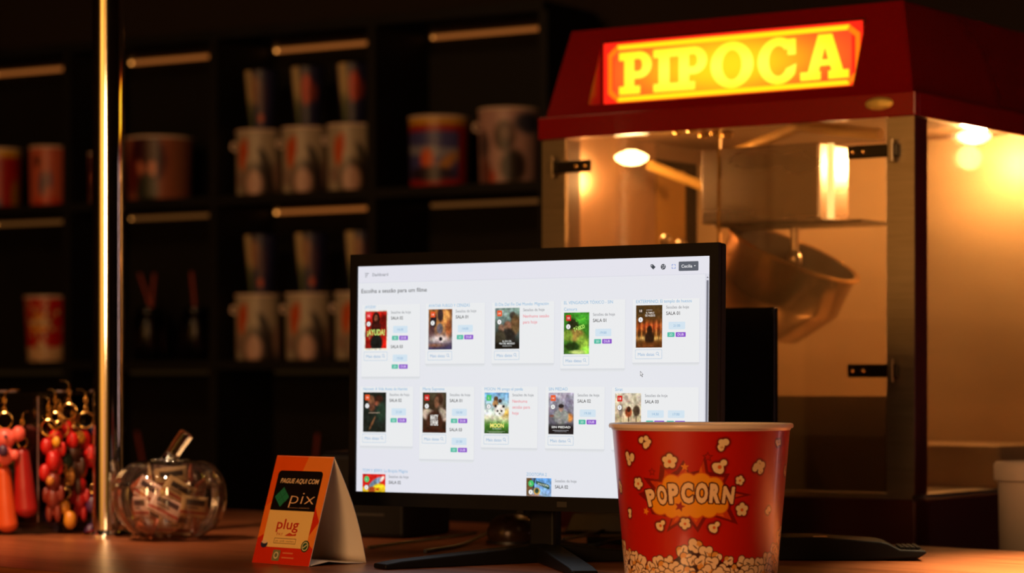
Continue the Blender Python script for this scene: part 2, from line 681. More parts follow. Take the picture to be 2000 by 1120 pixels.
# ------------------------------------------------------------------ service counter
CA = R(44)
CU = Vector((math.cos(CA), -math.sin(CA), 0))
CV = Vector((math.sin(CA), math.cos(CA), 0))
c0 = CV * 1.672
ctr = thing('service_counter', 'long brown wooden service counter carrying the monitor, bucket and pay sign', 'counter',
            (c0.x, c0.y, 0), -CA)
bm = BM()
box(bm, -4.6, 1.0, 0, 1.03, CT - 0.04, CT)
obj('worktop', bm, M_wood, ctr, bevel=0.003)
bm = BM()
box(bm, -4.55, 0.95, 0.04, 0.97, 0.08, CT - 0.0405)
obj('body', bm, M_shelf, ctr, bevel=0.002)
bm = BM()
box(bm, -4.5, 0.9, 0.07, 0.93, 0, 0.0795)
obj('plinth', bm, M_black, ctr)

# ------------------------------------------------------------------ shelf unit behind
W = 0.445
s_right = 0.0768
NC = 6
shelf = thing('display_shelf', 'black wall of open cube shelves with dim orange strip lights behind the counter', 'shelf')
shelf.matrix_world = Matrix.Identity(4)
org = Vector((0, 5.5, 0))
shelf.location = org
shelf.rotation_euler = (0, 0, -TH)
sx = [s_right - W * k for k in range(NC + 1)]
ZB = [EYE + 0.415 + 0.38 * k for k in (1, 0, -1, -2, -3)]
ZB[0] = EYE + 0.80
tp = 0.022
bm = BM()
for s_ in sx:
    pass
for i, s_ in enumerate(sx):
    bm = BM()
    box(bm, s_ - tp / 2, s_ + tp / 2, 0, SD, 0.0, ZB[0] - 0.0005)
    obj('side_panel', bm, M_shelf, shelf, bevel=0.001)
for z in ZB:
    for i in range(NC):
        bm = BM()
        if z == ZB[0]:
            x0_, x1_ = sx[i + 1], sx[i]
        else:
            x0_, x1_ = sx[i + 1] + tp / 2 + 0.0002, sx[i] - tp / 2 - 0.0002
        box(bm, x0_, x1_, 0.002, SD, z, z + 0.022)
        obj('shelf_board', bm, M_shelf, shelf)
bm = BM()
box(bm, sx[-1], sx[0], SD + 0.0005, SD + 0.012, 0, ZB[0] + 0.02)
obj('back_board', bm, M_shelf, shelf)
M_led = emitter('orange_strip_light', (1.0, 0.29, 0.055), 0.27)
M_leddim = emitter('dim_orange_strip_light', (1.0, 0.36, 0.08), 0.09)
M_ledspot = emitter('orange_light_diode', (1.0, 0.38, 0.07), 2.2)
for r_, z in enumerate(ZB[:3]):
    for i in range(NC):
        bm = BM()
        x0_, x1_ = sx[i + 1] + tp / 2 + 0.012, sx[i] - tp / 2 - 0.004
        box(bm, x0_, x1_, SD - 0.012, SD - 0.003, z - 0.009, z - 0.0005)
        m_ = M_led if (r_ == 0 or i == 1) and r_ < 2 else M_leddim
        if r_ == 2:
            m_ = emitter('faint_strip_light', (0.8, 0.4, 0.1), 0.015)
        o = obj('strip_light', bm, m_, shelf)
        if r_ < 2:
            bm = BM()
            xx = x0_ + 0.008 if not (r_ == 1 and i == 0) else x1_ - 0.05
            ball(bm, (xx, SD - 0.015, z - 0.006), 0.0035 if (r_, i) in ((1, 1), (1, 0), (0, 2), (0, 1)) else 0.002)
            obj('diode', bm, M_ledspot, o)

# --- things on the shelves


def cyl_grid(name, prof, fn, m, parent, nx=60, ny=40, a0=-PI, a1=PI):
    """lathe whose surface carries a painted picture; prof = (r, z) from top to bottom; angle 0 faces -y"""
    prof = np.array(prof, float)
    L = np.concatenate([[0], np.cumsum(np.hypot(np.diff(prof[:, 0]), np.diff(prof[:, 1])))])
    t = np.linspace(0, L[-1], ny)
    r = np.interp(t, L, prof[:, 0])
    z = np.interp(t, L, prof[:, 1])
    a = np.linspace(a0, a1, nx)
    P = np.stack([np.outer(r, np.sin(a)), -np.outer(r, np.cos(a)), np.outer(z, np.ones(nx))], -1)
    uu, vv = np.meshgrid(a, (prof[0, 1] - z) / (prof[0, 1] - prof[-1, 1]))
    return grid_mesh(name, P, fn(uu, vv), m, parent)


def white_print(u, v):
    p = Paint(u, v, (176, 160, 140))
    p.ell(-0.75, 0.40, 0.22, 0.22, (205, 80, 20), 0.5, 0.5)
    p.ell(-0.55, 0.28, 0.12, 0.16, (190, 70, 20), 0.5)
    p.ell(0.35, 0.45, 0.3, 0.1, (60, 55, 50), 0.6, 0.5)
    p.ell(0.2, 0.85, 0.9, 0.33, (52, 42, 36), 0.5)
    p.ell(-0.15, 0.83, 0.42, 0.22, (190, 150, 135), 0.4)
    p.ell(-1.0, 0.75, 0.25, 0.12, (150, 120, 110), 0.5)
    p.ell(1.1, 0.7, 0.3, 0.25, (190, 150, 135), 0.4)
    p.ell(2.6, 0.5, 0.5, 0.3, (80, 70, 60), 0.6)
    return p.c


def blue_print(k):
    def f(u, v):
        p = Paint(u, v, (36, 36, 70))
        p.ell(-0.9, 0.30, 0.38, 0.5, (200, 175, 130), 0.5)
        if k == 0:
            p.ell(-0.35, 0.35, 0.3, 0.25, (150, 105, 80), 0.5)
            p.ell(0.1, 0.5, 0.3, 0.3, (70, 40, 60), 0.6)
            p.ell(0.0, 0.82, 0.2, 0.08, (190, 70, 30), 0.4)
        else:
            p.ell(-0.15, 0.40, 0.35, 0.26, (190, 55, 22), 0.4)
            p.ell(0.35, 0.45, 0.3, 0.15, (120, 50, 40), 0.5)
        p.ell(-0.9, 0.8, 0.2, 0.3, (110, 120, 80), 0.5)
        return p.c
    return f


def holiday_print(u, v):
    p = Paint(u, v, (160, 30, 22))
    p.ell(0, 0.03, 9, 0.10, (205, 150, 40), 0.5)
    p.poly([(-1.5, 0.22), (0.72, 0.22), (0.72, 0.88), (-1.5, 0.88)], (70, 70, 130))
    p.poly([(-1.5, 0.40), (0.72, 0.46), (0.72, 0.62), (-1.5, 0.52)], (150, 150, 160), 0.8)
    p.ell(-0.4, 0.62, 0.25, 0.16, (215, 90, 35), 0.4)
    p.ell(0.3, 0.66, 0.4, 0.1, (190, 130, 60), 0.5, -0.3)
    p.ell(-0.3, 0.82, 0.9, 0.1, (45, 30, 45), 0.5)
    p.ell(1.5, 0.5, 0.35, 0.5, (110, 90, 30), 0.5)
    return p.c


def portrait_print(u, v):
    p = Paint(u, v, (190, 150, 145))
    p.ell(0.7, 0.2, 0.5, 0.14, (60, 60, 80), 0.5)
    p.ell(-0.15, 0.38, 0.36, 0.2, (70, 50, 42), 0.4)
    p.ell(-0.1, 0.33, 0.2, 0.1, (130, 100, 90), 0.5)
    p.ell(0.15, 0.78, 0.45, 0.22, (50, 38, 32), 0.4)
    p.ell(-1.0, 0.5, 0.3, 0.2, (90, 70, 70), 0.5)
    p.ell(-0.6, 0.92, 0.12, 0.1, (200, 70, 30), 0.4)
    p.ell(-0.95, 0.85, 0.3, 0.2, (120, 70, 60), 0.5)
    return p.c


def brown_print(u, v):
    p = Paint(u, v, (120, 62, 40))
    p.c[:] = (150, 84, 58)
    p.ell(-0.30, 0.38, 0.62, 0.40, (58, 8, 20), 0.3)
    p.ell(-0.32, 0.10, 0.42, 0.14, (58, 8, 20), 0.3)
    p.ell(-0.50, 0.52, 0.15, 0.13, (215, 130, 100), 0.4, 0.4)
    p.ell(-0.10, 0.52, 0.15, 0.13, (215, 130, 100), 0.4, -0.4)
    p.ell(-0.30, 0.85, 0.36, 0.26, (40, 44, 36), 0.4)
    p.ell(-0.9, 0.6, 0.35, 0.3, (100, 30, 20), 0.5)
    p.ell(0.8, 0.4, 0.3, 0.6, (140, 85, 60), 0.6)
    return p.c


def pink_print(u, v):
    p = Paint(u, v, (200, 95, 70))
    p.ell(-0.5, 0.25, 0.15, 0.10, (40, 20, 20), 0.4)
    p.ell(-0.2, 0.62, 0.16, 0.2, (60, 80, 110), 0.4, 0.3)
    p.ell(0.2, 0.55, 0.1, 0.16, (70, 90, 120), 0.4, -0.4)
    p.ell(0.1, 0.95, 0.8, 0.1, (200, 60, 30), 0.5)
    return p.c


def redyellow_print(u, v):
    p = Paint(u, v, (165, 22, 14))
    p.ell(0, 0.03, 9, 0.12, (210, 160, 30), 0.5)
    p.ell(-0.6, 0.45, 0.4, 0.2, (60, 45, 110), 0.5)
    p.ell(-0.4, 0.7, 0.3, 0.2, (210, 150, 90), 0.5)
    p.ell(-0.4, 0.92, 0.6, 0.1, (50, 40, 100), 0.5)
    p.ell(1.0, 0.8, 0.3, 0.3, (160, 110, 30), 0.5)
    return p.c


def shelf_pos(x, zrow, depth=0.10):
    """place on the shelf board of the row, x = photograph column of its centre"""
    k = (x - 1000) / FPX
    # org + s*U + depth*V with X = k*Y
    b0 = org + V * depth
    s_ = (k * b0.y - b0.x) / (U.x - k * U.y)
    p = b0 + U * s_
    return Vector((p.x, p.y, zrow))


def mug(name, label, cat, group, r1, r0, h, fn, rimc, handle=False):
    t = thing(name, label, cat, (0, 0, 0), 0, group)
    cyl_grid('body', [(r1, h), (r1, h * 0.97), (r0, 0.004), (r0 * 0.96, 0.0)], fn, M_mugprint, t)
    bm = BM()
    lathe(bm, [(r1 - 0.003, h - 0.03), (r1 - 0.003, h), (r1 + 0.001, h + 0.0015), (r1 + 0.0022, h - 0.001), (r1 + 0.001, h - 0.004)], 40)
    lathe(bm, [(r1 - 0.003, h - 0.03), (r0 - 0.002, 0.004), (0.0005, 0.004)], 40)
    bmesh.ops.remove_doubles(bm, verts=bm.verts[:], dist=1e-6)
    obj('rim', bm, rimc, t, smooth=True)
    if handle:
        bm = BM()
        pts = [(-r1 * 0.98, 0, h * 0.80), (-r1 - 0.008, 0, h * 0.82), (-r1 - 0.010, 0, h * 0.74), (-r1 * 0.98, 0, h * 0.71)]
        tube(bm, bez(pts, 5), 0.003, 8)
        obj('handle', bm, rimc, t, smooth=True)
    return t


Z1, Z2 = ZB[1] + 0.0222, ZB[2] + 0.0222
white_mug = mug('souvenir_bucket', '', 'bucket', 'white souvenir buckets on the shelves', 0.0530, 0.0515, 0.151, white_print, M_cream, True)
tall = [mug('tall_cup', '', 'cup', 'tall printed cups standing on the white buckets', 0.041, 0.028, 0.140, blue_print(k), M_blackgloss) for k in (0, 1)]
first = {}
for row, zz, xs, nm in ((1, Z1, (506, 596, 685), 'upper'), (2, Z2, (505, 603, 700), 'lower')):
    for j, x in enumerate(xs):
        pos = ('leftmost', 'middle one', 'rightmost')[j]
        near = 'on the top shelf' if row == 1 else 'on the shelf by the monitor'
        lb = 'white souvenir bucket with orange print, %s of three %s' % (pos, near)
        p = shelf_pos(x, zz, 0.075)
        if 'w' not in first:
            first['w'] = 1
            o = white_mug
            o['label'] = lb
            o.location = p
        else:
            o = copy_tree(white_mug, None, lb, p)
        o.rotation_euler[2] = 0.12 * j
        k = 1 if (row == 1 and j > 0) else 0
        lb = 'dark tall cup with %s print, %s of three %s' % ('orange' if k else 'brown', pos, near)
        p = shelf_pos(x + 6, zz + 0.1530, 0.075)
        if ('t', k) not in first:
            first[('t', k)] = 1
            o = tall[k]
            o['label'] = lb
            o.location = p
        else:
            o = copy_tree(tall[k], None, lb, p)
        o.rotation_euler[2] = 0.1 * j
for (x, zz, r, h, fn, lb, nm, hd) in (
        (858, Z1, 0.068, 0.156, holiday_print, 'red and yellow souvenir bucket with a blue picture on the top shelf', 'souvenir_bucket', False),
        (994, Z1, 0.067, 0.164, portrait_print, 'pale pink souvenir bucket with dark print beside the popcorn machine', 'souvenir_bucket', True),
        (312, Z1, 0.080, 0.150, brown_print, 'brown souvenir bucket with dark red print right of the pole', 'souvenir_bucket', False),
        (96, Z1, 0.048, 0.146, pink_print, 'salmon pink cup with blue print left of the pole', 'cup', False),
        (2, Z1, 0.052, 0.148, redyellow_print, 'red and yellow cup cut off by the left edge of the photo', 'cup', False),
        (190, Z1, 0.020, 0.120, brown_print, 'narrow dark red cup half hidden behind the left side of the pole', 'cup', False)):
    t = mug(nm, lb, 'cup' if nm == 'cup' else 'bucket', None, r, r * 0.95, h, fn, M_cream, hd)
    t.location = shelf_pos(x, zz, 0.085 if x != 190 else 0.05)

# glass jars with straws
M_darkglass = clear_mat('smoked_jar_glass', (0.22, 0.17, 0.15), 0.5, 0.25, 0.01)
M_straw = mat('red_straw', (0.22, 0.004, 0.004), 0.35, noise=0.05)


def straw_jar(lb, x, zz, straws):
    t = thing('drinking_jar', lb, 'jar', shelf_pos(x, zz, 0.10), 0, 'smoked jars with red straws')
    bm = BM()
    lathe(bm, [(0.002, 0.001), (0.034, 0.001), (0.040, 0.008), (0.042, 0.09), (0.036, 0.108), (0.030, 0.114), (0.030, 0.122)], 32)
    obj('jar', bm, M_darkglass, t, smooth=True)
    bm = BM()
    lathe(bm, [(0.0005, 0.127), (0.031, 0.127), (0.033, 0.124), (0.033, 0.114)], 32)
    obj('lid', bm, M_blackgloss, t, smooth=True)
    for (x0_, x1_) in straws:
        bm = BM()
        tube(bm, [(x0_ * 0.2, 0, 0.03), (x0_, 0, 0.127), (x1_, 0, 0.210)], 0.0042, 10)
        obj('straw', bm, M_straw, t, smooth=True)
    return t


straw_jar('dark glass jar with two red straws crossing, middle shelf row right of the pole', 292, Z2, ((0.004, -0.024), (0.004, 0.012)))
straw_jar('dark glass jar with one red straw, nearest the panel in the middle shelf row', 384, Z2, ((-0.004, -0.012),))
Z3 = ZB[3] + 0.0222
straw_jar('dark glass jar whose red straw shows above the glass pumpkin', 282, Z3, ((-0.002, -0.018),))
straw_jar('dark glass jar with red straw on the low shelf behind the pay sign', 612, Z3, ((0.002, 0.010),))
# the pencil red cups' small one on the left is a small copy of the popcorn bucket and is placed below

# ------------------------------------------------------------------ pole
pp = Vector((-0.5438, 3.45, CT))
pole = thing('metal_pole', 'polished metal pole rising from the counter to the ceiling at the left', 'pole', pp)
bm = BM()
lathe(bm, [(0.0212, 0.0), (0.0212, HC - CT)], 64, close=True)
obj('tube', bm, M_chrome, pole, smooth=True)
bm = BM()
lathe(bm, [(0.0214, 0.0005), (0.036, 0.0005), (0.036, 0.004), (0.030, 0.007), (0.024, 0.009), (0.0214, 0.010)], 48)
obj('flange', bm, M_chrome, pole, smooth=True)

# ------------------------------------------------------------------ keychain stand
kp = Vector((-0.648, 3.50, CT))
KA = R(62)
ks = thing('keychain_stand', 'clear acrylic keychain display stand left of the pole', 'display stand', kp, KA)
# local x runs along the right hand face, local y along the left hand face
KL, KW, KH = 0.172, 0.24, 0.190
bm = BM()
box(bm, -0.006, KL, -0.006, KW, 0.0003, 0.016)
obj('base_plate', bm, M_acryl, ks, bevel=0.001)
for nm, bx in (('front_panel', (0.002, KL - 0.004, -0.002, 0.0012)), ('left_panel', (-0.002, 0.0012, 0.002, KW - 0.004)),
               ('back_panel', (0.002, KL - 0.004, KW - 0.008, KW - 0.005)), ('right_panel', (KL - 0.008, KL - 0.005, 0.004, KW - 0.010))):
    bm = BM()
    box(bm, bx[0], bx[1], bx[2], bx[3], 0.0165, KH)
    obj(nm, bm, M_acryl, ks)
bm = BM()
box(bm, -0.0020, -0.0003, -0.0020, -0.0003, 0.017, KH)
obj('corner_edge', bm, M_acryledge, ks)
bm = BM()
box(bm, -0.004, KL - 0.002, -0.004, KW - 0.002, KH + 0.0005, KH + 0.004)
obj('top_plate', bm, M_acryl, ks)
for (a, b_) in ((0.045, None), (0.12, None), (None, 0.04), (None, 0.13)):
    bm = BM()
    if a is not None:
        box(bm, a, a + 0.022, -0.006, 0.004, KH + 0.0045, KH + 0.0075)
    else:
        box(bm, -0.006, 0.004, b_, b_ + 0.022, KH + 0.0045, KH + 0.0075)
    obj('tab', bm, M_acryledge, ks)

M_rub = {}


def rubber(c):
    if c not in M_rub:
        M_rub[c] = mat('soft_rubber_%d' % len(M_rub), lin(c), 0.4, noise=0.08, nscale=50)
    return M_rub[c]


random.seed(4)


def keychain(lb, lx, ly, ztop, col, parts, size=1.0, out='front', second=None, ring=0.011):
    """hangs from a gold ring at the top edge of the stand; parts = balls (x, z, rx, rz)"""
    M = Matrix.Translation(kp) @ Matrix.Rotation(KA, 4, 'Z')
    w = M @ Vector((lx, ly, 0))
    t = thing('keychain', lb, 'keychain', (w.x, w.y, CT + ztop), (KA if out == 'front' else KA - PI / 2) - 0.0, 'rubber keychains on the acrylic stand')
    if out != 'front':
        t.rotation_euler[2] = KA - PI / 2
    t.rotation_euler[2] = -0.25 + 0.3 * random.random()
    bm = BM()
    n = 28
    tube(bm, [(ring * math.cos(2 * PI * k / n), 0.001 * math.sin(4 * PI * k / n), -0.036 + ring * math.sin(2 * PI * k / n)) for k in range(n)], 0.0011, 8, closed=True)
    obj('key_ring', bm, M_brass, t, smooth=True)
    bm = BM()
    for q in range(4):
        c = Vector((0, 0, -0.002 - q * 0.0062))
        n = 14
        pts = []
        for k in range(n):
            a = 2 * PI * k / n
            if q % 2:
                pts.append(c + Vector((0.0022 * math.cos(a), 0, 0.0045 * math.sin(a))))
            else:
                pts.append(c + Vector((0, 0.0022 * math.cos(a), 0.0045 * math.sin(a))))
        tube(bm, pts, 0.0008, 6, closed=True)
    obj('chain', bm, M_brass, t, smooth=True)
    # the hook that holds the chain on the edge of the stand
    qx, qy = (lx, -0.002) if lx > 0 else (-0.002, ly)
    hw = M @ Vector((qx, qy, 0)) - w
    hl = Matrix.Rotation(-t.rotation_euler[2], 4, 'Z') @ hw
    bm = BM()
    tube(bm, [(0, 0, 0.002), (hl.x * 0.45, hl.y * 0.45, 0.0065), (hl.x * 0.96, hl.y * 0.96, 0.006)], 0.0010, 6)
    obj('hook', bm, M_brass, t, smooth=True)
    z0 = -0.036 - ring
    bm = BM()
    for (x, z, rx, rz) in parts:
        ball(bm, (x * size, 0, z0 + z * size), 1.0, (rx * size, min(rx, 0.012) * size * 0.9, rz * size), sub=3)
    o = obj('charm', bm, rubber(col), t, smooth=True, autosmooth=False)
    rm = o.modifiers.new('blend', 'REMESH')
    rm.mode = 'VOXEL'
    rm.voxel_size = 0.0012
    rm.use_smooth_shade = True
    if second:
        c2, ps = second
        bm = BM()
        for (x, y, z, rx, rz) in ps:
            ball(bm, (x * size, y * size, z0 + z * size), 1.0, (rx * size, rx * size * 0.7, rz * size), sub=2)
        obj('detail', bm, rubber(c2), t, smooth=True, autosmooth=False)
    return t


# plain little figure silhouettes
FIG = [(0, -0.012, 0.010, 0.011), (0, -0.034, 0.009, 0.014), (-0.010, -0.030, 0.004, 0.010), (0.011, -0.028, 0.004, 0.010),
       (-0.005, -0.052, 0.0045, 0.012), (0.006, -0.052, 0.0045, 0.012)]
BEAR = [(0, -0.012, 0.015, 0.013), (-0.019, -0.006, 0.009, 0.010), (0.019, -0.006, 0.009, 0.010), (0, -0.034, 0.012, 0.014),
        (-0.014, -0.034, 0.006, 0.009), (0.014, -0.034, 0.006, 0.007)]
STRAP = [(0.0002 * k, -0.010 - 0.0028 * k, 0.009 + 0.00022 * k, 0.011) for k in range(23)]
PAIR = [(-0.003, -0.014, 0.009, 0.012), (0.006, -0.034, 0.010, 0.014), (-0.006, -0.05, 0.008, 0.012)]
zt = KH + 0.002
keychain('large pink rubber keychain with big round ears, left of the stand corner', -0.034, 0.030, zt, (235, 100, 85), BEAR, 1.05,
         second=((70, 40, 70), [(-0.006, -0.012, -0.010, 0.0022, 0.0026), (0.006, -0.012, -0.010, 0.0022, 0.0026), (0.003, -0.014, -0.028, 0.007, 0.008)]))
keychain('orange strap keychain hanging below the large pink one', -0.028, 0.036, zt - 0.055, (200, 75, 25), STRAP, 1.1, ring=0.007)
keychain('deep red strap keychain just left of the stand corner', -0.016, 0.014, zt - 0.030, (150, 12, 8), STRAP, 1.15, ring=0.007)
keychain('red figure keychain with a yellow patch, first right of the corner', 0.018, -0.016, zt, (205, 22, 15), FIG, 1.0,
         second=((225, 165, 40), [(0.005, -0.010, -0.018, 0.0055, 0.0075)]))
keychain('small red round headed keychain hanging highest on the right face', 0.045, -0.018, zt + 0.012, (200, 20, 16), PAIR[:2], 0.85)
keychain('dark brown and gold keychain between the red figures', 0.052, -0.020, zt - 0.020, (60, 28, 12), FIG, 1.15,
         second=((170, 110, 40), [(0.0, -0.010, -0.040, 0.005, 0.012)]))
keychain('red figure keychain with a yellow head, near the pole', 0.080, -0.020, zt, (200, 20, 16), PAIR, 1.15,
         second=((225, 160, 40), [(-0.006, -0.010, -0.012, 0.007, 0.008)]))
keychain('long red figure keychain with yellow trim, closest to the pole', 0.096, -0.034, zt - 0.004, (195, 18, 14), FIG, 1.1,
         second=((225, 150, 40), [(0.012, -0.006, -0.030, 0.004, 0.010)]))
keychain('navy blue keychain half hidden by the pole', 0.128, -0.019, zt + 0.002, (22, 30, 75), BEAR, 0.95)
keychain('grey blue keychain hanging low on the right face', 0.095, -0.030, zt - 0.085, (60, 75, 105), PAIR, 1.1, ring=0.007)
keychain('plum coloured keychain low beside the pole', 0.118, -0.032, zt - 0.085, (85, 25, 45), PAIR, 1.0, ring=0.007)
keychain('mustard yellow keychain low beside the stand corner', 0.026, -0.028, zt - 0.100, (190, 120, 25), PAIR[:2], 0.9, ring=0.006)
keychain('dark blue keychain at the far left edge of the photo', -0.016, 0.078, zt, (18, 40, 75), FIG, 1.3)
keychain('black and brown keychain low on the left face', -0.020, 0.060, zt - 0.098, (40, 26, 20), PAIR, 1.1, ring=0.006,
         second=((150, 95, 50), [(0, -0.012, -0.02, 0.006, 0.005)]))
keychain('coral red keychain low at the far left', -0.016, 0.098, zt - 0.085, (200, 60, 40), PAIR, 1.1, ring=0.006)

keychain('dark green keychain hanging behind the red figure near the corner', 0.034, -0.012, zt - 0.012, (30, 50, 35), PAIR, 1.0)
keychain('orange round keychain in the middle of the right face', 0.064, -0.012, zt - 0.030, (205, 90, 25), PAIR, 1.0, ring=0.007)
keychain('crimson keychain low in the middle of the right face', 0.060, -0.024, zt - 0.070, (160, 18, 18), FIG, 1.0, ring=0.007)
keychain('purple keychain low on the right face near the pole', 0.074, -0.040, zt - 0.095, (70, 35, 70), PAIR, 1.1, ring=0.007)
keychain('brown and red keychain low just right of the stand corner', 0.010, -0.018, zt - 0.062, (110, 30, 14), FIG, 1.1, ring=0.007,
         second=((190, 120, 40), [(0, -0.010, -0.012, 0.005, 0.006)]))
keychain('scarlet keychain hanging right at the stand corner', 0.006, -0.014, zt - 0.010, (185, 16, 12), PAIR, 1.0)
keychain('teal keychain low on the left face beside the orange strap', -0.016, 0.062, zt - 0.060, (20, 60, 75), STRAP, 0.9, ring=0.007)

# ------------------------------------------------------------------ glass pumpkin jar with sweets
jp = Vector((-0.4510, 3.38, CT))
jar = thing('pumpkin_jar', 'clear glass pumpkin shaped sweet jar with stem lid beside the pole', 'jar', jp)
RJ = 0.0755
NR = 11
bm = BM()
prof = []
for k in range(15):
    t_ = k / 14
    a = -PI / 2 + t_ * (PI / 2 + 0.25)
    prof.append((max(0.0005, RJ * math.cos(a) ** 0.62 if math.cos(a) > 0 else 0), 0.058 + 0.057 * math.sin(a)))
lathe(bm, [(r, max(0.0006, z)) for r, z in prof], 176, 0.075, NR, ribpow=0.8)
obj('bowl', bm, M_jar, jar, smooth=True, autosmooth=False)
bm = BM()
pr2 = []
for k in range(14):
    a = 0.32 + (PI / 2 - 0.32) * k / 13
    pr2.append((RJ * 0.995 * max(0.0, math.cos(a)) ** 0.62 + 0.0005, 0.060 + 0.049 * math.sin(a) - (0.010 * (k / 13) ** 6)))
lathe(bm, pr2, 176, 0.075, NR, ribpow=0.8)
lid = obj('lid', bm, M_jar, jar, smooth=True, autosmooth=False)
bm = BM()
lathe(bm, [(0.0715, 0.0700), (0.0738, 0.0712), (0.0738, 0.0728), (0.0715, 0.0740)], 120)
obj('rim_band', bm, M_jar, jar, smooth=True)
M_solidglass = mat('solid_glass', (0.97, 0.90, 0.84), 0.03, trans=1.0)
bm = BM()
tube(bm, bez([(0.0, 0, 0.098), (0.001, 0, 0.108), (0.006, 0, 0.118), (0.014, 0, 0.130), (0.022, 0, 0.141)], 6),
     [0.018 - 0.009 * min(1, k / 9) + 0.001 * (k / 24) for k in range(25)], 24)
stem = obj('stem', bm, M_solidglass, lid, smooth=True, autosmooth=False)
bm = BM()
for k in range(10):
    a = 2 * PI * k / 10
    ball(bm, (0.021 * math.cos(a), 0.021 * math.sin(a), 0.1035), 0.0055, (1, 1, 0.8))
obj('stem_collar', bm, M_jar, lid, smooth=True)


def sachet_paint(c1, c2):
    def f(u, v):
        p = Paint(u, v, c1)
        p.poly([(0.15, 0.2), (0.85, 0.2), (0.85, 0.42), (0.15, 0.42)], c2)
        p.poly([(0.0, 0.72), (1, 0.72), (1, 0.86), (0, 0.86)], (190, 60, 30))
        p.poly([(0.2, 0.5), (0.6, 0.5), (0.6, 0.58), (0.2, 0.58)], (60, 50, 40))
        return p.c
    return f


protos = []
for c1, c2, nm in (((235, 205, 150), (40, 32, 28), 'cream'), ((225, 120, 80), (240, 210, 190), 'orange'), ((235, 200, 185), (60, 40, 50), 'pinkish white')):
    uu, vv = np.meshgrid(np.linspace(0, 1, 24), np.linspace(0, 1, 16))
    f = sachet_paint(c1, c2)
    bul = 0.0045 * (np.sin(PI * uu) * np.sin(PI * vv)) ** 0.5
    Pf = np.stack([(uu - .5) * 0.044, -bul, (0.5 - vv) * 0.028], -1)
    Pb = np.stack([(.5 - uu) * 0.044, bul, (0.5 - vv) * 0.028], -1)
    P2 = np.concatenate([Pf, Pb], 1)
    protos.append((P2, np.concatenate([f(uu, vv), f(uu, vv)], 1) * 0.8, nm))
random.seed(11)
lay = []
for z, rr, n, a0 in ((0.022, 0.034, 5, 0.3), (0.045, 0.044, 7, 0.0), (0.066, 0.040, 6, 0.4), (0.084, 0.026, 4, 0.2)):
    for k in range(n):
        a = a0 + 2 * PI * k / n
        lay.append((rr * math.sin(a), -rr * math.cos(a), z, a))
meshes = {}
where = ['at the bottom', 'in the lower middle', 'in the upper middle', 'at the top']
zs_ = [0.022, 0.045, 0.066, 0.084]
for i, (x, y, z, a) in enumerate(lay):
    k = i % 3
    P2, C2, nm = protos[k]
    side = 'front' if math.cos(a) > 0.5 else ('back' if math.cos(a) < -0.5 else ('right side' if math.sin(a) > 0 else 'left side'))
    if k not in meshes:
        o = grid_mesh('sweet_sachet', P2, C2, M_mugprint)
        meshes[k] = o
    else:
        o = meshes[k].copy()
        COL.objects.link(o)
    tag(o, '%s wrapped sweet %s of the pumpkin jar pile, %s' % (nm, where[zs_.index(z)], side), 'sweet', 'wrapped sweets in the pumpkin jar')
    o.location = jp + Vector((x, y, z))
    o.rotation_euler = (random.uniform(-0.35, 0.35), random.uniform(-0.5, 0.5), a + random.uniform(-0.15, 0.15))

# ------------------------------------------------------------------ pay sign (folded table card)
TA = R(44)
L0 = on_counter(492, 1100)
card = thing('table_card', 'folded orange and black table card for phone payment standing on the counter', 'sign', (L0.x, L0.y, CT), -TA)
CW, CD, CHh = 0.0985, 0.088, 0.1225
ang = math.atan2(CHh, CD * 0.44)
slope_len = math.hypot(CHh, CD * 0.44)
# front panel drawn flat in its own plane then leaned back
front = BM()
box(front, 0, CW, 0, 0.0006, 0, slope_len)
fo = obj('front_panel', front, M_paper, card)
fo.rotation_euler = (-(PI / 2 - ang), 0, 0)
fo.location = (0, 0, 0.0004)
S = Sheet(0.0, slope_len, CW / 100.0, slope_len / 130.0, -0.0001, 0.00007)
OR1, OR2, OR3 = (228, 84, 8), (232, 128, 48), (205, 44, 10)
S.rect(0, 0, 100, 130, OR3, 0)
S.face([(0, 0), (57, 0), (50, 22), (0, 62)], OR1, 1)
S.face([(57, 0), (100, 0), (100, 78), (62, 22), (50, 22)], OR2, 1)
S.face([(0, 62), (30, 40), (20, 90), (0, 100)], (232, 110, 30), 1)
S.face([(100, 78), (100, 110), (84, 100)], OR2, 1)
S.rrect(10, 18, 78, 62, 5, (20, 14, 12), 2)
S.rect(10, 66, 78, 44, (238, 196, 120), 3)
S.text(50, 33, 'PAGUE AQUI COM', 5.6, (240, 205, 165), 4, width=66, bold=0.012, slant=0.2, center=True)
for dx, dy in ((0, -6), (6.5, 0), (0, 6), (-6.5, 0)):
    cx, cy = 26 + dx, 50 + dy
    S.face([(cx, cy - 6), (cx + 6, cy), (cx, cy + 6), (cx - 6, cy)], (38, 120, 88), 4)
S.text(41, 57.5, 'pix', 15, (235, 190, 150), 4, width=42, slant=0.12, bold=-0.018)
S.rect(40, 62, 18, 0.8, (120, 90, 70), 4)
S.text(60, 62.8, 'powered by', 1.8, (170, 130, 100), 4, width=18)
S.text(48, 88, 'plug', 12, (190, 30, 14), 4, width=38, bold=0.012, center=True)
S.text(32, 96, 'PAY', 3.4, (190, 60, 30), 4, width=11)
S.face([(46, 96), (54, 92), (60, 94), (66, 92.5), (66, 95.5), (56, 96.2)], (200, 70, 35), 4)
S.frame(30, 99, 38, 6.4, 0.6, (110, 60, 20), 4)
S.text(33, 103.4, 'pix  cards  vouchers', 2.3, (120, 80, 40), 4, width=32)
S.disc(14, 107, 6, (40, 45, 70), 4, ry=4.5)
S.disc(14, 104.5, 5, (225, 190, 160), 5, ry=2)
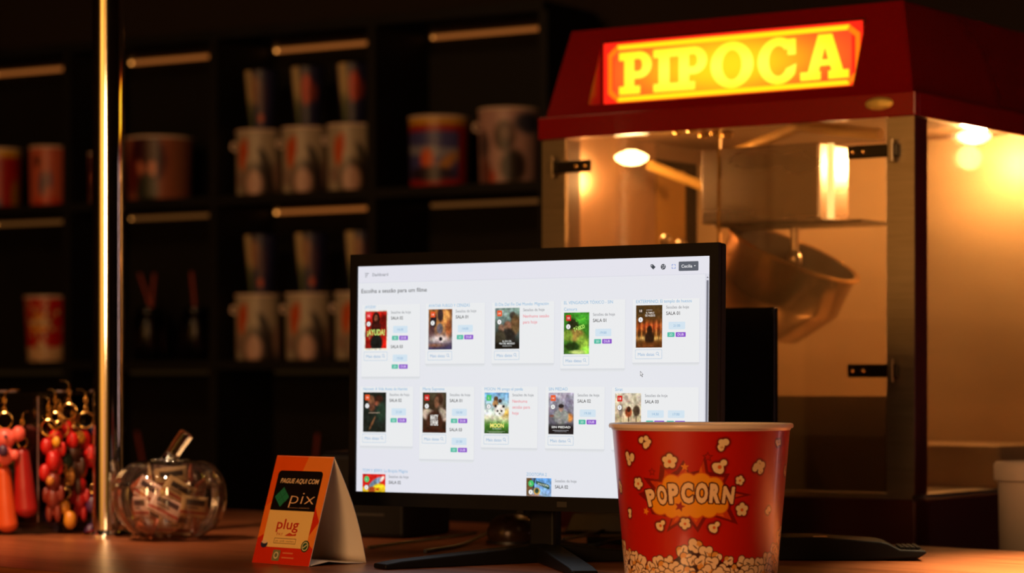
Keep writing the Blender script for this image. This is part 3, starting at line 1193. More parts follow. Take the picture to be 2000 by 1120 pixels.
S.disc(86, 107, 7, (30, 60, 38), 4)
S.disc(86, 107, 5.4, (205, 190, 140), 5)
S.disc(86, 107, 4.2, (40, 80, 50), 6)
S.line(83, 109, 89, 105, 1.4, (205, 190, 140), 7)
S.rrect(33, 113, 13, 13, 1.5, (120, 120, 80), 4)
S.disc(39.5, 119.5, 4.2, (205, 190, 150), 5)
S.disc(39.5, 119.5, 2.6, (110, 110, 75), 6)
S.rect(50, 115.5, 18, 1.6, (225, 120, 80), 4)
S.rect(50, 121, 21, 1.6, (225, 120, 80), 4)
pr = obj('printed_face', S.bm, M_print, fo)
# back panel, bulging slightly, and base flap
bm = BM()
n = 12
ra, rb = [], []
for k in range(n + 1):
    t_ = k / n
    y = CD * 0.44 + (CD * 0.56) * t_ + 0.0065 * math.sin(PI * t_)
    z = CHh * (1 - t_)
    z = max(z, 0.0006)
    ra.append((y, z))
for k in range(n):
    (y0, z0), (y1, z1) = ra[k], ra[k + 1]
    q = [bm.verts.new(p) for p in ((0, y0, z0), (CW, y0, z0), (CW, y1, z1), (0, y1, z1))]
    bm.faces.new(q)
bmesh.ops.remove_doubles(bm, verts=bm.verts[:], dist=1e-6)
bk = obj('back_panel', bm, M_paper, card, smooth=True)
sm = bk.modifiers.new('thick', 'SOLIDIFY')
sm.thickness = 0.0006
bm = BM()
prism(bm, [(0.004, 0.002), (CD * 0.35, 0.0055), (CD * 0.66, 0.0022), (CD - 0.004, 0.001), (CD - 0.004, 0.0004), (CD * 0.66, 0.0014), (CD * 0.35, 0.0045), (0.004, 0.001)], 0.001, CW - 0.001, 'yz')
obj('base_flap', bm, M_paper, card)

# ------------------------------------------------------------------ main monitor
MA = R(32.7)
SW, SH = 0.476, 0.268
mon = thing('computer_monitor', 'black desktop monitor with lit white ticket booking screen', 'monitor', (0.0155, 2.925, CT), -MA)
zc = EYE + 0.007 - CT
tilt = Matrix.Translation((0, 0, zc)) @ Matrix.Rotation(R(-0.9), 4, 'X')
BL, BR_, BT, BB = 0.010, 0.011, 0.0145, 0.0165
bm = BM()
# bezel frame in front of the panel
x0_, x1_, z0_, z1_ = -SW / 2 - BL, SW / 2 + BR_, -SH / 2 - BB, SH / 2 + BT
for q in ((x0_, -SW / 2, z0_, z1_), (SW / 2, x1_, z0_, z1_), (-SW / 2, SW / 2, SH / 2, z1_), (-SW / 2, SW / 2, z0_, -SH / 2)):
    box(bm, q[0], q[1], -0.0022, 0.004, q[2], q[3])
bmesh.ops.remove_doubles(bm, verts=bm.verts[:], dist=1e-6)
bmesh.ops.transform(bm, matrix=tilt, verts=bm.verts[:])
obj('bezel', bm, M_black, mon)
bm = BM()
box(bm, x0_, x1_, 0.0042, 0.018, z0_, z1_)
vs_ = box(bm, -0.17, 0.17, 0.018, 0.042, -0.10, 0.11)
bmesh.ops.transform(bm, matrix=tilt, verts=bm.verts[:])
obj('back_housing', bm, M_black, mon, bevel=0.003)

S = Sheet(-SW / 2, SH / 2, SW / 1366.0, SH / 768.0, 0.0005, 0.00004)
BG = (234, 237, 241)
nx = 12
S.rect(0, 0, 1366, 768, BG, 0, cols=[(233, 235, 240), (231, 232, 240), (231, 234, 240), (230, 230, 240)])
S.rect(0, 0, 1366, 56, (230, 230, 240), 1)
S.rect(0, 55.5, 1366, 1.2, (214, 216, 228), 2)
for k, w_ in enumerate((16, 11, 7)):
    S.rect(29, 23 + k * 6, w_, 1.8, (70, 74, 84), 2)
S.text(60, 34, 'Dashboard', 10.5, (92, 96, 106), 2, width=65)
S.text(14, 91, 'Escolha a sessão para um filme', 14, (48, 50, 54), 2, width=272, bold=0.004)
# header icons
S.face([(1150, 22), (1158, 21), (1168, 30), (1160, 38), (1150, 29)], (60, 70, 80), 3)
S.disc(1154.5, 25.5, 1.6, (230, 230, 240), 4)
S.disc(1196, 30, 9, (60, 70, 80), 3)
for dx, dy in ((-3, -3), (3, 1), (-2, 4), (4, -4)):
    S.disc(1196 + dx, 30 + dy, 1.8, (230, 230, 240), 4, n=10)
for sx_ in (-1, 1):
    for sy_ in (-1, 1):
        cx, cy = 1234 + 6 * sx_, 30 + 6 * sy_
        S.line(cx, cy, cx - 4.5 * sx_, cy, 1.8, (80, 130, 215), 3)
        S.line(cx, cy, cx, cy - 4.5 * sy_, 1.8, (80, 130, 215), 3)
S.rrect(1252, 15, 71, 30, 3, (88, 96, 108), 3)
S.text(1262, 34.5, 'Cecilia', 9.5, (245, 245, 248), 4, width=39, bold=0.008)
S.face([(1307, 28), (1313, 28), (1310, 31.5)], (245, 245, 248), 4)
# scroll bar
S.rect(1347, 56, 19, 712, (220, 221, 232), 3)
S.rect(1352, 76, 8, 610, (120, 124, 136), 4)
S.face([(1352, 69), (1360, 69), (1356, 64)], (110, 114, 126), 4)


def gp(bg):
    return lambda u, v: Paint(u, v, bg)


def poster1(u, v):
    p = Paint(u, v, (205, 30, 18))
    p.ell(0.85, 0.3, 0.2, 0.2, (120, 15, 10), 0.6)
    p.ell(0.12, 0.7, 0.25, 0.35, (150, 18, 12), 0.6)
    p.ell(0.5, 0.22, 0.17, 0.18, (40, 14, 12), 0.3)
    p.ell(0.5, 0.2, 0.08, 0.09, (150, 85, 60), 0.3)
    p.ell(0.5, 0.42, 0.22, 0.16, (60, 16, 14), 0.3)
    p.ell(0.52, 0.82, 0.26, 0.22, (22, 26, 24), 0.25)
    p.ell(0.22, 0.62, 0.05, 0.12, (180, 100, 70), 0.3)
    p.mix((v > 0.965) * 1.0, (235, 225, 200))
    p.mix((v < 0.03) * 1.0, (235, 225, 200))
    p.mix(((u < 0.03) | (u > 0.97)) * 1.0, (235, 225, 200))
    return p.c


def poster2(u, v):
    p = Paint(u, v)
    p.grad((150, 90, 40), (50, 50, 90))
    p.ell(0.5, 0.35, 0.45, 0.3, (196, 130, 70), 1)
    p.ell(0.2, 0.3, 0.13, 0.2, (30, 25, 35), 0.4, 0.3)
    p.ell(0.75, 0.18, 0.14, 0.2, (220, 150, 80), 0.4, -0.3)
    p.ell(0.5, 0.15, 0.12, 0.16, (60, 45, 45), 0.4)
    p.ell(0.48, 0.48, 0.13, 0.13, (110, 100, 105), 0.4)
    p.ell(0.85, 0.5, 0.12, 0.25, (170, 90, 50), 0.5)
    p.ell(0.15, 0.6, 0.12, 0.2, (90, 60, 60), 0.5)
    p.ell(0.5, 0.75, 0.5, 0.1, (240, 225, 215), 1)
    p.ell(0.52, 0.74, 0.07, 0.05, (20, 20, 30), 0.4)
    p.ell(0.25, 0.9, 0.4, 0.05, (200, 120, 60), 1, a=0.6)
    return p.c


def poster3(u, v):
    p = Paint(u, v)
    p.grad((125, 150, 140), (30, 34, 30))
    p.ell(0.4, 0.15, 0.4, 0.12, (150, 175, 165), 1)
    p.ell(0.72, 0.18, 0.12, 0.09, (80, 70, 62), 0.4)
    p.ell(0.82, 0.42, 0.2, 0.26, (110, 82, 52), 0.4, 0.4)
    p.ell(0.52, 0.44, 0.15, 0.12, (150, 105, 80), 0.3)
    p.ell(0.54, 0.72, 0.3, 0.22, (38, 36, 32), 0.3)
    p.ell(0.26, 0.5, 0.12, 0.1, (135, 100, 80), 0.3)
    p.ell(0.22, 0.74, 0.22, 0.2, (62, 58, 44), 0.3)
    p.ell(0.5, 1.0, 0.9, 0.16, (20, 22, 20), 0.6)
    return p.c


def poster4(u, v):
    p = Paint(u, v)
    p.grad((40, 120, 30), (60, 110, 30))
    p.ell(0.7, 0.1, 0.5, 0.2, (70, 170, 50), 1)
    p.ell(0.35, 0.32, 0.22, 0.18, (28, 40, 18), 0.4)
    p.ell(0.5, 0.55, 0.3, 0.16, (160, 130, 60), 0.5)
    p.ell(0.15, 0.55, 0.2, 0.14, (120, 150, 50), 0.5)
    p.ell(0.75, 0.75, 0.25, 0.2, (140, 180, 60), 0.6)
    p.ell(0.35, 0.82, 0.28, 0.1, (25, 60, 20), 0.5)
    p.ell(0.9, 0.92, 0.2, 0.1, (150, 220, 70), 0.6)
    p.ell(0.55, 0.95, 0.3, 0.05, (180, 200, 110), 0.6)
    return p.c


def poster5(u, v):
    p = Paint(u, v)
    p.grad((72, 52, 24), (110, 62, 22))
    p.ell(0.5, 0.5, 0.6, 0.12, (190, 70, 30), 1)
    p.ell(0.5, 0.78, 0.6, 0.05, (250, 200, 110), 1)
    for k in range(11):
        p.ell(0.05 + k * 0.09, 0.58, 0.012, 0.26, (50, 22, 12) if k % 2 else (225, 130, 60), 0.5)
    p.ell(0.52, 0.6, 0.1, 0.12, (40, 20, 14), 0.4)
    p.ell(0.52, 0.78, 0.18, 0.16, (34, 18, 12), 0.3)
    p.ell(0.5, 0.98, 0.8, 0.1, (96, 50, 18), 0.6)
    return p.c


def poster6(u, v):
    p = Paint(u, v, (26, 34, 28))
    p.ell(0.35, 0.2, 0.16, 0.12, (130, 80, 55), 0.5)
    p.ell(0.38, 0.36, 0.14, 0.12, (100, 60, 42), 0.6)
    p.ell(0.68, 0.17, 0.18, 0.1, (60, 30, 22), 0.5)
    p.ell(0.62, 0.28, 0.12, 0.06, (140, 70, 50), 0.5)
    p.ell(0.8, 0.5, 0.2, 0.25, (36, 58, 44), 0.6)
    p.ell(0.4, 0.78, 0.22, 0.035, (130, 84, 52), 0.5, -0.9)
    return p.c


def poster7(u, v):
    p = Paint(u, v)
    p.grad((66, 58, 40), (52, 28, 18))
    p.ell(0.75, 0.25, 0.12, 0.3, (96, 76, 60), 0.6)
    p.ell(0.7, 0.17, 0.17, 0.15, (64, 40, 28), 0.4)
    p.ell(0.6, 0.25, 0.1, 0.14, (120, 80, 58), 0.4)
    p.ell(0.25, 0.55, 0.3, 0.14, (190, 170, 150), 0.4, 0.1)
    p.ell(0.88, 0.55, 0.2, 0.14, (190, 170, 150), 0.4, 0.6)
    p.ell(0.5, 0.7, 0.34, 0.24, (66, 36, 24), 0.3)
    p.ell(0.5, 0.97, 0.9, 0.06, (60, 28, 18), 0.6)
    return p.c


def poster8(u, v):
    p = Paint(u, v)
    p.grad((120, 180, 225), (230, 225, 190), 0, 0.6)
    p.mix(np.clip((v - 0.62) * 6, 0, 1), (80, 140, 50))
    p.mix(np.clip((v - 0.8) * 5, 0, 1), (40, 80, 30))
    p.ell(0.15, 0.5, 0.2, 0.05, (240, 245, 250), 1)
    p.ell(0.9, 0.5, 0.25, 0.12, (240, 190, 90), 1)
    p.ell(0.47, 0.16, 0.09, 0.07, (110, 70, 45), 0.3)
    p.ell(0.45, 0.27, 0.12, 0.08, (190, 140, 90), 0.4)
    p.ell(0.64, 0.2, 0.07, 0.05, (70, 50, 45), 0.4)
    p.ell(0.62, 0.44, 0.22, 0.15, (240, 232, 215), 0.2)
    p.ell(0.46, 0.33, 0.05, 0.035, (40, 36, 34), 0.4)
    p.ell(0.78, 0.34, 0.05, 0.035, (40, 36, 34), 0.4)
    p.ell(0.54, 0.45, 0.04, 0.03, (50, 46, 44), 0.4)
    p.ell(0.70, 0.45, 0.04, 0.03, (50, 46, 44), 0.4)
    p.ell(0.62, 0.51, 0.03, 0.02, (50, 46, 44), 0.4)
    return p.c


def poster9(u, v):
    p = Paint(u, v)
    p.grad((186, 180, 196), (60, 58, 66))
    p.ell(0.2, 0.25, 0.1, 0.25, (150, 146, 165), 0.6)
    p.ell(0.75, 0.25, 0.12, 0.2, (126, 120, 140), 0.6)
    p.ell(0.85, 0.6, 0.12, 0.1, (220, 140, 70), 0.6)
    p.ell(0.5, 0.58, 0.3, 0.2, (140, 140, 136), 0.3)
    p.ell(0.5, 0.38, 0.09, 0.08, (190, 150, 130), 0.3)
    p.ell(0.5, 0.32, 0.11, 0.05, (34, 30, 34), 0.3)
    p.ell(0.13, 0.56, 0.1, 0.03, (120, 80, 70), 0.4)
    p.mix(np.clip((v - 0.72) * 8, 0, 1), (26, 26, 30))
    return p.c


def poster10(u, v):
    p = Paint(u, v)
    p.grad((214, 202, 180), (214, 182, 128))
    p.ell(0.52, 0.45, 0.13, 0.12, (160, 70, 40), 0.4)
    p.ell(0.53, 0.38, 0.07, 0.07, (60, 30, 24), 0.4)
    p.ell(0.82, 0.42, 0.13, 0.13, (70, 55, 42), 0.4)
    p.ell(0.22, 0.42, 0.08, 0.13, (130, 120, 105), 0.5)
    p.ell(0.52, 0.62, 0.02, 0.08, (90, 60, 40), 0.4)
    p.ell(0.82, 0.62, 0.02, 0.08, (90, 60, 40), 0.4)
    return p.c


def poster11(u, v):
    p = Paint(u, v, (212, 30, 22))
    p.ell(0.55, 0.22, 0.32, 0.09, (120, 140, 165), 0.4, -0.4)
    p.ell(0.85, 0.12, 0.12, 0.05, (230, 210, 200), 0.5, -0.5)
    p.ell(0.75, 0.38, 0.32, 0.14, (240, 200, 30), 0.3)
    p.ell(0.1, 0.42, 0.2, 0.1, (240, 190, 30), 0.4)
    p.ell(0.4, 0.4, 0.14, 0.08, (170, 80, 30), 0.4)
    return p.c


def poster12(u, v):
    p = Paint(u, v)
    p.grad((90, 150, 215), (170, 200, 230), 0, 0.5)
    p.ell(0.1, 0.2, 0.16, 0.3, (110, 80, 50), 0.5)
    p.poly([(0.4, 0.06), (0.93, 0.16), (0.91, 0.27), (0.38, 0.14)], (40, 80, 66))
    p.poly([(0.3, 0.0), (0.36, 0.0), (0.3, 0.3), (0.24, 0.3)], (40, 60, 60))
    p.ell(0.42, 0.32, 0.13, 0.09, (210, 160, 60), 0.3)
    p.ell(0.42, 0.31, 0.08, 0.06, (40, 70, 60), 0.3)
    p.ell(0.3, 0.45, 0.3, 0.06, (150, 120, 110), 0.6)
    return p.c


BLUE, GREY, INK, PINK = (120, 178, 218), (120, 124, 132), (36, 38, 44), (235, 110, 125)
TEAL, PURP = (78, 190, 165), (140, 84, 205)


def badge(x, y, num, col, sq=True):
    if sq:
        S.rrect(x, y, 19, 19, 2, col, 4)
    else:
        S.disc(x + 10, y + 10, 10.5, col, 4)
    if num:
        S.text(x + 9.5, y + 13.5, num, 7.5, (250, 225, 210), 5, bold=0.01, center=True, width=9 if len(num) > 1 else 4.5)
    S.disc(x + 9, y + 38, 9.2, (60, 60, 60), 4)
    S.disc(x + 9, y + 38, 8, (245, 245, 245), 5)
    S.rect(x + 8.2, y + 34, 1.8, 8, (90, 90, 90), 6)


def session(x, y, sala, times):
    S.text(x, y, sala, 10.6, INK, 3, width=50, bold=0.010)
    for k, tm in enumerate(times):
        xx = x + 9 + 75 * k
        S.rrect(xx, y + 22, 60, 24, 3, (212, 230, 243), 3)
        S.text(xx + 30, y + 38, tm, 7.6, (120, 170, 210), 4, width=24, center=True)
        S.rrect(xx - 4, y + 55, 26, 15, 2, TEAL, 3)
        S.text(xx + 9, y + 66, '2D', 7, (210, 240, 232), 4, width=12, center=True, bold=0.01)
        S.rrect(xx + 26, y + 55, 36, 15, 2, PURP, 3)
        S.text(xx + 44, y + 66, 'DUB', 7.5, (232, 214, 250), 4, width=22, center=True, bold=0.015)


def movie(x, y, cw, ch, title, fn, bad, sess=None, none=None, two=None, clip=None, tw=None):
    """x, y top left of the poster"""
    top = y - 25 - (20 if two else 0)
    if not clip:
        for k in range(5):
            S.rect(x - 13 + k, y + ch - 1, cw - 2 * k, 1.5 + 2.2 * k, tuple(int(c - 17 + 3.4 * k) for c in BG), 0.5 + 0.08 * (5 - k))
        S.rect(x - 14, top + 6, 1.2, ch + y - top - 6, (224, 226, 234), 1)
        S.rect(x - 14 + cw, top + 6, 1.6, ch + y - top - 6, (220, 222, 231), 1)
        S.rect(x - 12.8, top + 6, cw - 1.2, ch + y - top - 8, (237, 239, 241), 1.2)
    S.text(x, y - 7 - (20 if two else 0), title, 10.4, BLUE, 3, width=tw)
    if two:
        S.text(x, y - 6, two, 10.4, BLUE, 3)
    S.picture(x, y + 0, 96, 135, fn, 46, 64, 3, hclip=(clip and 768 - y), detail=int(x + y))
    if not clip:
        S.rrect(x - 2, y + 141, 98, 30, 3, (168, 196, 222), 3)
        S.rrect(x - 0.8, y + 142.2, 95.6, 27.6, 2.5, (237, 239, 241), 4)
        S.text(x + 8, y + 161, 'Mais datas', 9.6, (125, 172, 212), 5, width=60)
        S.disc(x + 79, y + 154, 5, (125, 172, 212), 5)
        S.disc(x + 79, y + 154, 3.8, (237, 239, 241), 6)
        S.line(x + 82, y + 157, x + 86, y + 161, 1.4, (125, 172, 212), 5)
    badge(x + 8, y + 8, bad[0], bad[1], bad[2])
    S.text(x + 110, y + 12, 'Sessões de hoje', 9.4, GREY, 3, width=82)
    if none:
        for k, ln in enumerate(none):
            S.text(x + 110, y + 33 + 19.5 * k, ln, 10.4, PINK, 3)
    if sess:
        yy = y + 32
        for sala, tms in sess:
            session(x + 110, yy, sala, tms)
            yy += 97


ORG, RED_, GRN = (238, 90, 40), (215, 40, 38), (70, 200, 110)
movie(29, 151, 245, 227, '¡AYUDA!', poster1, ('16', (235, 60, 70), True), [('SALA 02', ['14:30']), ('SALA 03', ['19:30'])], tw=46)
movie(294, 151, 241, 184, 'AVATAR FUEGO Y CENIZAS', poster2, ('14', ORG, True), [('SALA 01', ['14:00'])], tw=166)
movie(561, 151, 244, 184, 'El Día Del Fin Del Mundo: Migración', poster3, ('14', ORG, True), none=['Nenhuma sessão', 'para hoje'], tw=208)
movie(828, 170, 244, 183, 'EL VENGADOR TÓXICO - SIN', poster4, ('18', RED_, True), [('SALA 01', ['19:00'])], two='Censura', tw=184)
movie(1098, 151, 244, 184, 'EXTERMINIO: El templo de huesos', poster5, ('18', (60, 48, 30), True), [('SALA 01', ['21:00'])], tw=202)
movie(26, 430, 222, 184, 'Hamnet: A Vida Antes de Hamlet', poster6, ('14', ORG, True), [('SALA 02', ['21:30'])], tw=184)
movie(273, 430, 222, 225, 'Marty Supreme', poster7, ('16', RED_, True), [('SALA 01', ['18:30']), ('SALA 03', ['21:30'])], tw=88)
movie(522, 430, 222, 183, 'MOON: Mi amigo el panda', poster8, ('L', GRN, True), none=['Nenhuma', 'sessão para', 'hoje'], tw=150)
movie(772, 430, 226, 183, 'SIN PIEDAD', poster9, ('14', ORG, True), [('SALA 02', ['19:30'])], tw=72)
movie(1023, 431, 318, 183, 'Sirat', poster10, ('18', RED_, True), [('SALA 03', ['14:30', '17:00'])], tw=28)
movie(26, 708, 222, 183, 'TOM Y JERRY: La Brújula Mágica', poster11, ('L', GRN, False), clip=1, tw=188)
movie(689, 709, 222, 183, 'ZOOTOPIA 2', poster12, ('L', GRN, False), clip=1, tw=78)
S.text(136, 740, 'SALA 02', 10.6, INK, 3, width=50, bold=0.010)
S.text(799, 741, 'SALA 02', 10.6, INK, 3, width=50, bold=0.010)
# titles lettered on the posters
S.text(77, 235, '¡AYUDA!', 19, (205, 232, 120), 5, width=74, bold=0.03, center=True)
S.text(609, 263, 'EL DÍA DEL', 5, (235, 238, 235), 5, width=36, center=True, bold=0.01)
S.text(609, 271, 'FIN DEL MUNDO', 5.5, (235, 238, 235), 5, width=60, center=True, bold=0.02)
S.text(609, 278, 'MIGRACIÓN', 3.2, (220, 224, 220), 5, width=36, center=True)
S.text(893, 196, 'EL VENGADOR', 6, (120, 230, 60), 5, width=38, rot=-0.25, center=True, bold=0.01)
S.text(888, 226, 'TÓXICO', 12, (190, 245, 110), 5, width=42, rot=-0.3, center=True, bold=0.04)
S.text(1147, 168, 'EXTERMINIO', 3, (235, 225, 215), 5, width=22, center=True)
S.text(1150, 178, 'EL TEMPLO', 5.5, (240, 232, 222), 5, width=30, center=True, bold=0.01)
S.text(1150, 187, 'DE HUESOS', 6.5, (240, 232, 222), 5, width=36, center=True, bold=0.01)
S.text(74, 502, 'HAMNET', 4.5, (205, 175, 150), 5, width=46, center=True)
S.text(321, 522, 'MARTY', 17, (240, 238, 232), 5, width=31, center=True, bold=0.03)
S.text(321, 540, 'SUPREME', 16, (240, 238, 232), 5, width=31, center=True, bold=0.03)
S.text(572, 545, 'MOON', 13, (250, 236, 130), 5, width=54, center=True, bold=0.04, slant=0.05)
S.text(572, 551, 'EL PANDA', 3, (240, 240, 230), 5, width=34, center=True)
S.rect(532, 558, 72, 1, (170, 190, 150), 5)
S.rect(540, 561, 52, 1, (170, 190, 150), 5)
S.text(820, 545, 'SIN PIEDAD', 6.5, (245, 244, 240), 5, width=72, center=True, bold=0.02)
S.rect(788, 552, 62, 1, (200, 200, 205), 5)
S.rect(796, 556, 46, 0.8, (180, 180, 185), 5)
S.text(1073, 459, 'SIRAT', 2.4, (200, 80, 60), 5, width=12, center=True)
S.text(753, 734, 'ZOOTOPIA', 6.5, (225, 240, 225), 5, width=44, rot=0.17, center=True, bold=0.01)
S.text(78, 766, 'TOM', 13, (200, 60, 24), 5, width=34, center=True, bold=0.03)
# mouse pointer
S.face([(1115, 360), (1115, 377), (1119, 373.5), (1122, 380), (1125, 378.5), (1122, 372.5), (1127, 372)], (70, 70, 76), 6)
S.face([(1116.3, 363), (1116.3, 374), (1119.4, 371.2), (1122.6, 377.6), (1123.4, 377.2), (1120.4, 370.8), (1124, 370.6)], (248, 248, 250), 7)
bmesh.ops.transform(S.bm, matrix=tilt, verts=S.bm.verts[:])
so = obj('screen', S.bm, M_screen, mon)
so['label'] = 'lit white web page with film posters and session times'
# stand
bm = BM()
box(bm, -0.0175, 0.0175, 0.034, 0.052, 0.012, 0.150)
box(bm, -0.05, 0.05, 0.040, 0.053, 0.10, 0.190)
obj('stand_column', bm, M_black, mon, bevel=0.004)
bm = BM()
for tipx, tipy in ((-0.092, -0.158), (0.155, -0.125), (-0.10, 0.13), (0.10, 0.13)):
    a = math.atan2(tipy - 0.043, tipx)
    L = math.hypot(tipx, tipy - 0.043)
    M = Matrix.Translation((0, 0.043, 0)) @ Matrix.Rotation(a, 4, 'Z')
    q = prism(bm, [(-0.01, 0.0004), (L, 0.0004), (L, 0.006), (L * 0.9, 0.009), (0.03, 0.020), (-0.01, 0.022)], -0.014, 0.014, 'xz')
    bmesh.ops.transform(bm, matrix=M, verts=q)
obj('stand_foot', bm, M_black, mon, bevel=0.002)
bm = BM()
box(bm, 0.045, 0.058, -0.0026, -0.0022, z0_ + 0.005, z0_ + 0.011)
bmesh.ops.transform(bm, matrix=tilt, verts=bm.verts[:])
obj('maker_mark', bm, mat('dark_grey_print', (0.012, 0.009, 0.006), 0.5, noise=0.1), mon)
bm = BM()
box(bm, -0.010, -0.001, -0.001, 0.003, z0_ - 0.0035, z0_ - 0.0001)
bmesh.ops.transform(bm, matrix=tilt, verts=bm.verts[:])
obj('button', bm, M_black, mon)

# ------------------------------------------------------------------ second monitor behind
pr_ = at(1512, 600, 3.22)
mo2 = thing('customer_monitor', 'plain black smaller monitor standing behind the main monitor, right side showing', 'monitor', (pr_.x, pr_.y, CT), -MA)
zt2 = pr_.z - CT
bm = BM()
box(bm, -0.300, 0, 0, 0.012, zt2 - 0.26, zt2)
obj('housing', bm, M_blackgloss, mo2, bevel=0.002)
bm = BM()
box(bm, -0.292, -0.008, -0.0006, -0.0001, zt2 - 0.248, zt2 - 0.008)
obj('dark_screen', bm, M_blackgloss, mo2)
bm = BM()
box(bm, -0.17, -0.13, 0.0125, 0.03, 0.010, zt2 - 0.10)
obj('stand_column', bm, M_black, mo2)
bm = BM()
box(bm, -0.24, -0.06, -0.06, 0.09, 0.0004, 0.0095)
obj('stand_foot', bm, M_blackgloss, mo2, bevel=0.002)

# ------------------------------------------------------------------ popcorn bucket
BY = 2.58
bx_ = (1369 - 1000) / FPX * BY
bh = (EYE - CT) - (838 - HOR) / FPX * BY      # top of the printed wall
bkt = thing('popcorn_bucket', 'large red popcorn bucket with cartoon popcorn print in front of the monitor', 'bucket', (bx_, BY, CT))
PXM = FPX / BY                                 # print units per metre
ytop, ybot = 838.0, HOR + (EYE - CT) * PXM


def rad(y):
    return (173.0 - (y - 840) * 0.0865)


NXB, NYB = 900, 430
aa = np.linspace(-PI * 0.56, PI * 0.56, NXB)
yy = np.linspace(ytop - 3, ybot - 2, NYB)
A_, Y_ = np.meshgrid(aa, yy)
Rr = rad(Y_)
Xp = 1369 + Rr * np.sin(A_)                    # where a print point faces
SX = A_ * 158.0                                # running print width
P = Paint(SX, Y_, (186, 22, 4))


def pu(x, y):
    """print position from a position on the front of the bucket"""
    s_ = (x - 1369) / rad(y)
    s_ = max(-0.995, min(0.995, s_))
    return math.asin(s_) * 158.0, y


def zc_(x, y):
    return 1160 + x * 0.3035, 780 + y * 0.3035


DK = (70, 12, 8)
CRM = (238, 200, 150)


def kern(zx, zy, r, kind=0, seed=0, dark=DK):
    x, y = zc_(zx, zy)
    x, y = pu(x, y)
    rnd = random.Random(seed)
    r = r * 0.3035 * 1.12
    if kind == 1:
        n = 5
        lob = [(r * 0.58 * math.cos(2 * PI * k / n + seed), r * 0.58 * math.sin(2 * PI * k / n + seed), r * 0.40) for k in range(n)] + [(0, 0, r * 0.5)]
    elif kind == 2:
        lob = [(-r * 0.15, r * 0.15, r * 0.62), (r * 0.45, -r * 0.45, r * 0.38), (-r * 0.45, -r * 0.05, r * 0.4), (r * 0.05, r * 0.4, r * 0.45)]
    else:
        lob = []
        for k in range(7):
            a = rnd.uniform(0, 2 * PI)
            q = rnd.uniform(0.25, 0.75) * r
            lob.append((q * math.cos(a), q * math.sin(a) * 0.9, r * rnd.uniform(0.28, 0.42)))
    for dx, dy, q in lob:
        P.ell(x + dx, y + dy, q + 3.2, q + 3.2, (110, 14, 4), 0.55, a=0.8)
    for dx, dy, q in lob:
        P.ell(x + dx, y + dy, q + 1.3, q + 1.3, dark, 0.12)
    for dx, dy, q in lob:
        P.ell(x + dx, y + dy, q, q, CRM, 0.12)
    if kind in (1, 2):
        P.ell(x, y + r * 0.05, r * 0.22, r * 0.22, (215, 90, 20), 0.4)
    elif seed % 2 == 0:
        for k in range(2):
            dx, dy, q = lob[k]
            P.ell(x + dx + q * 0.3, y + dy + q * 0.3, q * 0.45, q * 0.2, (200, 140, 80), 0.5, 0.7)


def star(zx, zy, r, col, n=5, k=0.45, rot=-PI / 2, a=1.0):
    x, y = pu(*zc_(zx, zy))
    r *= 0.3035
    P.poly([(x + (r if i % 2 == 0 else r * k) * math.cos(rot + PI * i / n), y + (r if i % 2 == 0 else r * k) * math.sin(rot + PI * i / n)) for i in range(2 * n)], col, a)


def zpoly(pts, col, a=1.0):
    P.poly([pu(*zc_(x, y)) for x, y in pts], col, a)


# burst
burst = [(268, 595), (350, 560), (298, 492), (390, 500), (400, 405), (452, 470), (500, 440), (540, 375), (575, 455), (640, 440), (676, 335), (695, 450),
         (830, 462), (800, 520), (860, 570), (975, 597), (862, 620), (835, 680), (885, 782), (740, 735), (680, 745), (632, 832), (570, 745), (440, 832), (470, 740),
         (350, 720), (330, 650)]
cx_, cy_ = 590, 605
zpoly(burst, (112, 14, 6), 0.85)
zpoly([(cx_ + (x - cx_) * 0.86, cy_ + (y - cy_) * 0.84) for x, y in burst], (205, 60, 10), 0.9)
zpoly([(cx_ + (x - cx_) * 0.70, cy_ + (y - cy_) * 0.72) for x, y in burst], (225, 100, 14), 0.9)
for x, y, r in ((400, 660, 62), (470, 690, 50), (540, 690, 52), (620, 690, 50), (700, 680, 56), (770, 660, 50), (470, 530, 60), (560, 520, 62), (650, 520, 62),
                (730, 540, 56), (430, 600, 70), (560, 610, 95), (680, 610, 90), (760, 610, 60)):
    q = pu(*zc_(x, y))
    P.ell(q[0], q[1], r * 0.3035 + 1.6, r * 0.3035 + 1.6, (196, 62, 8), 0.15)
for x, y, r in ((400, 660, 62), (470, 690, 50), (540, 690, 52), (620, 690, 50), (700, 680, 56), (770, 660, 50), (470, 530, 60), (560, 520, 62), (650, 520, 62),
                (730, 540, 56), (430, 600, 70), (560, 610, 95), (680, 610, 90), (760, 610, 60)):
    q = pu(*zc_(x, y))
    P.ell(q[0], q[1], r * 0.3035, r * 0.3035, (236, 148, 18), 0.2)
star(520, 668, 36, (150, 16, 6), rot=-1.3)
star(548, 420, 27, (232, 130, 20))
star(316, 704, 26, (232, 130, 20), rot=-1.2)
for x, y, r in ((690, 357, 36), (350, 455, 30)):
    star(x, y, r, (120, 12, 8))
    star(x, y, r * 0.62, (186, 22, 4))
letters = [('P', 345, 617, 62, 108, -0.22), ('O', 411, 600, 62, 120, -0.10), ('P', 480, 588, 60, 128, -0.05), ('C', 564, 583, 70, 130, 0.0),
           ('O', 655, 583, 70, 130, 0.02), ('R', 738, 585, 64, 122, 0.06), ('N', 822, 596, 70, 108, 0.10)]
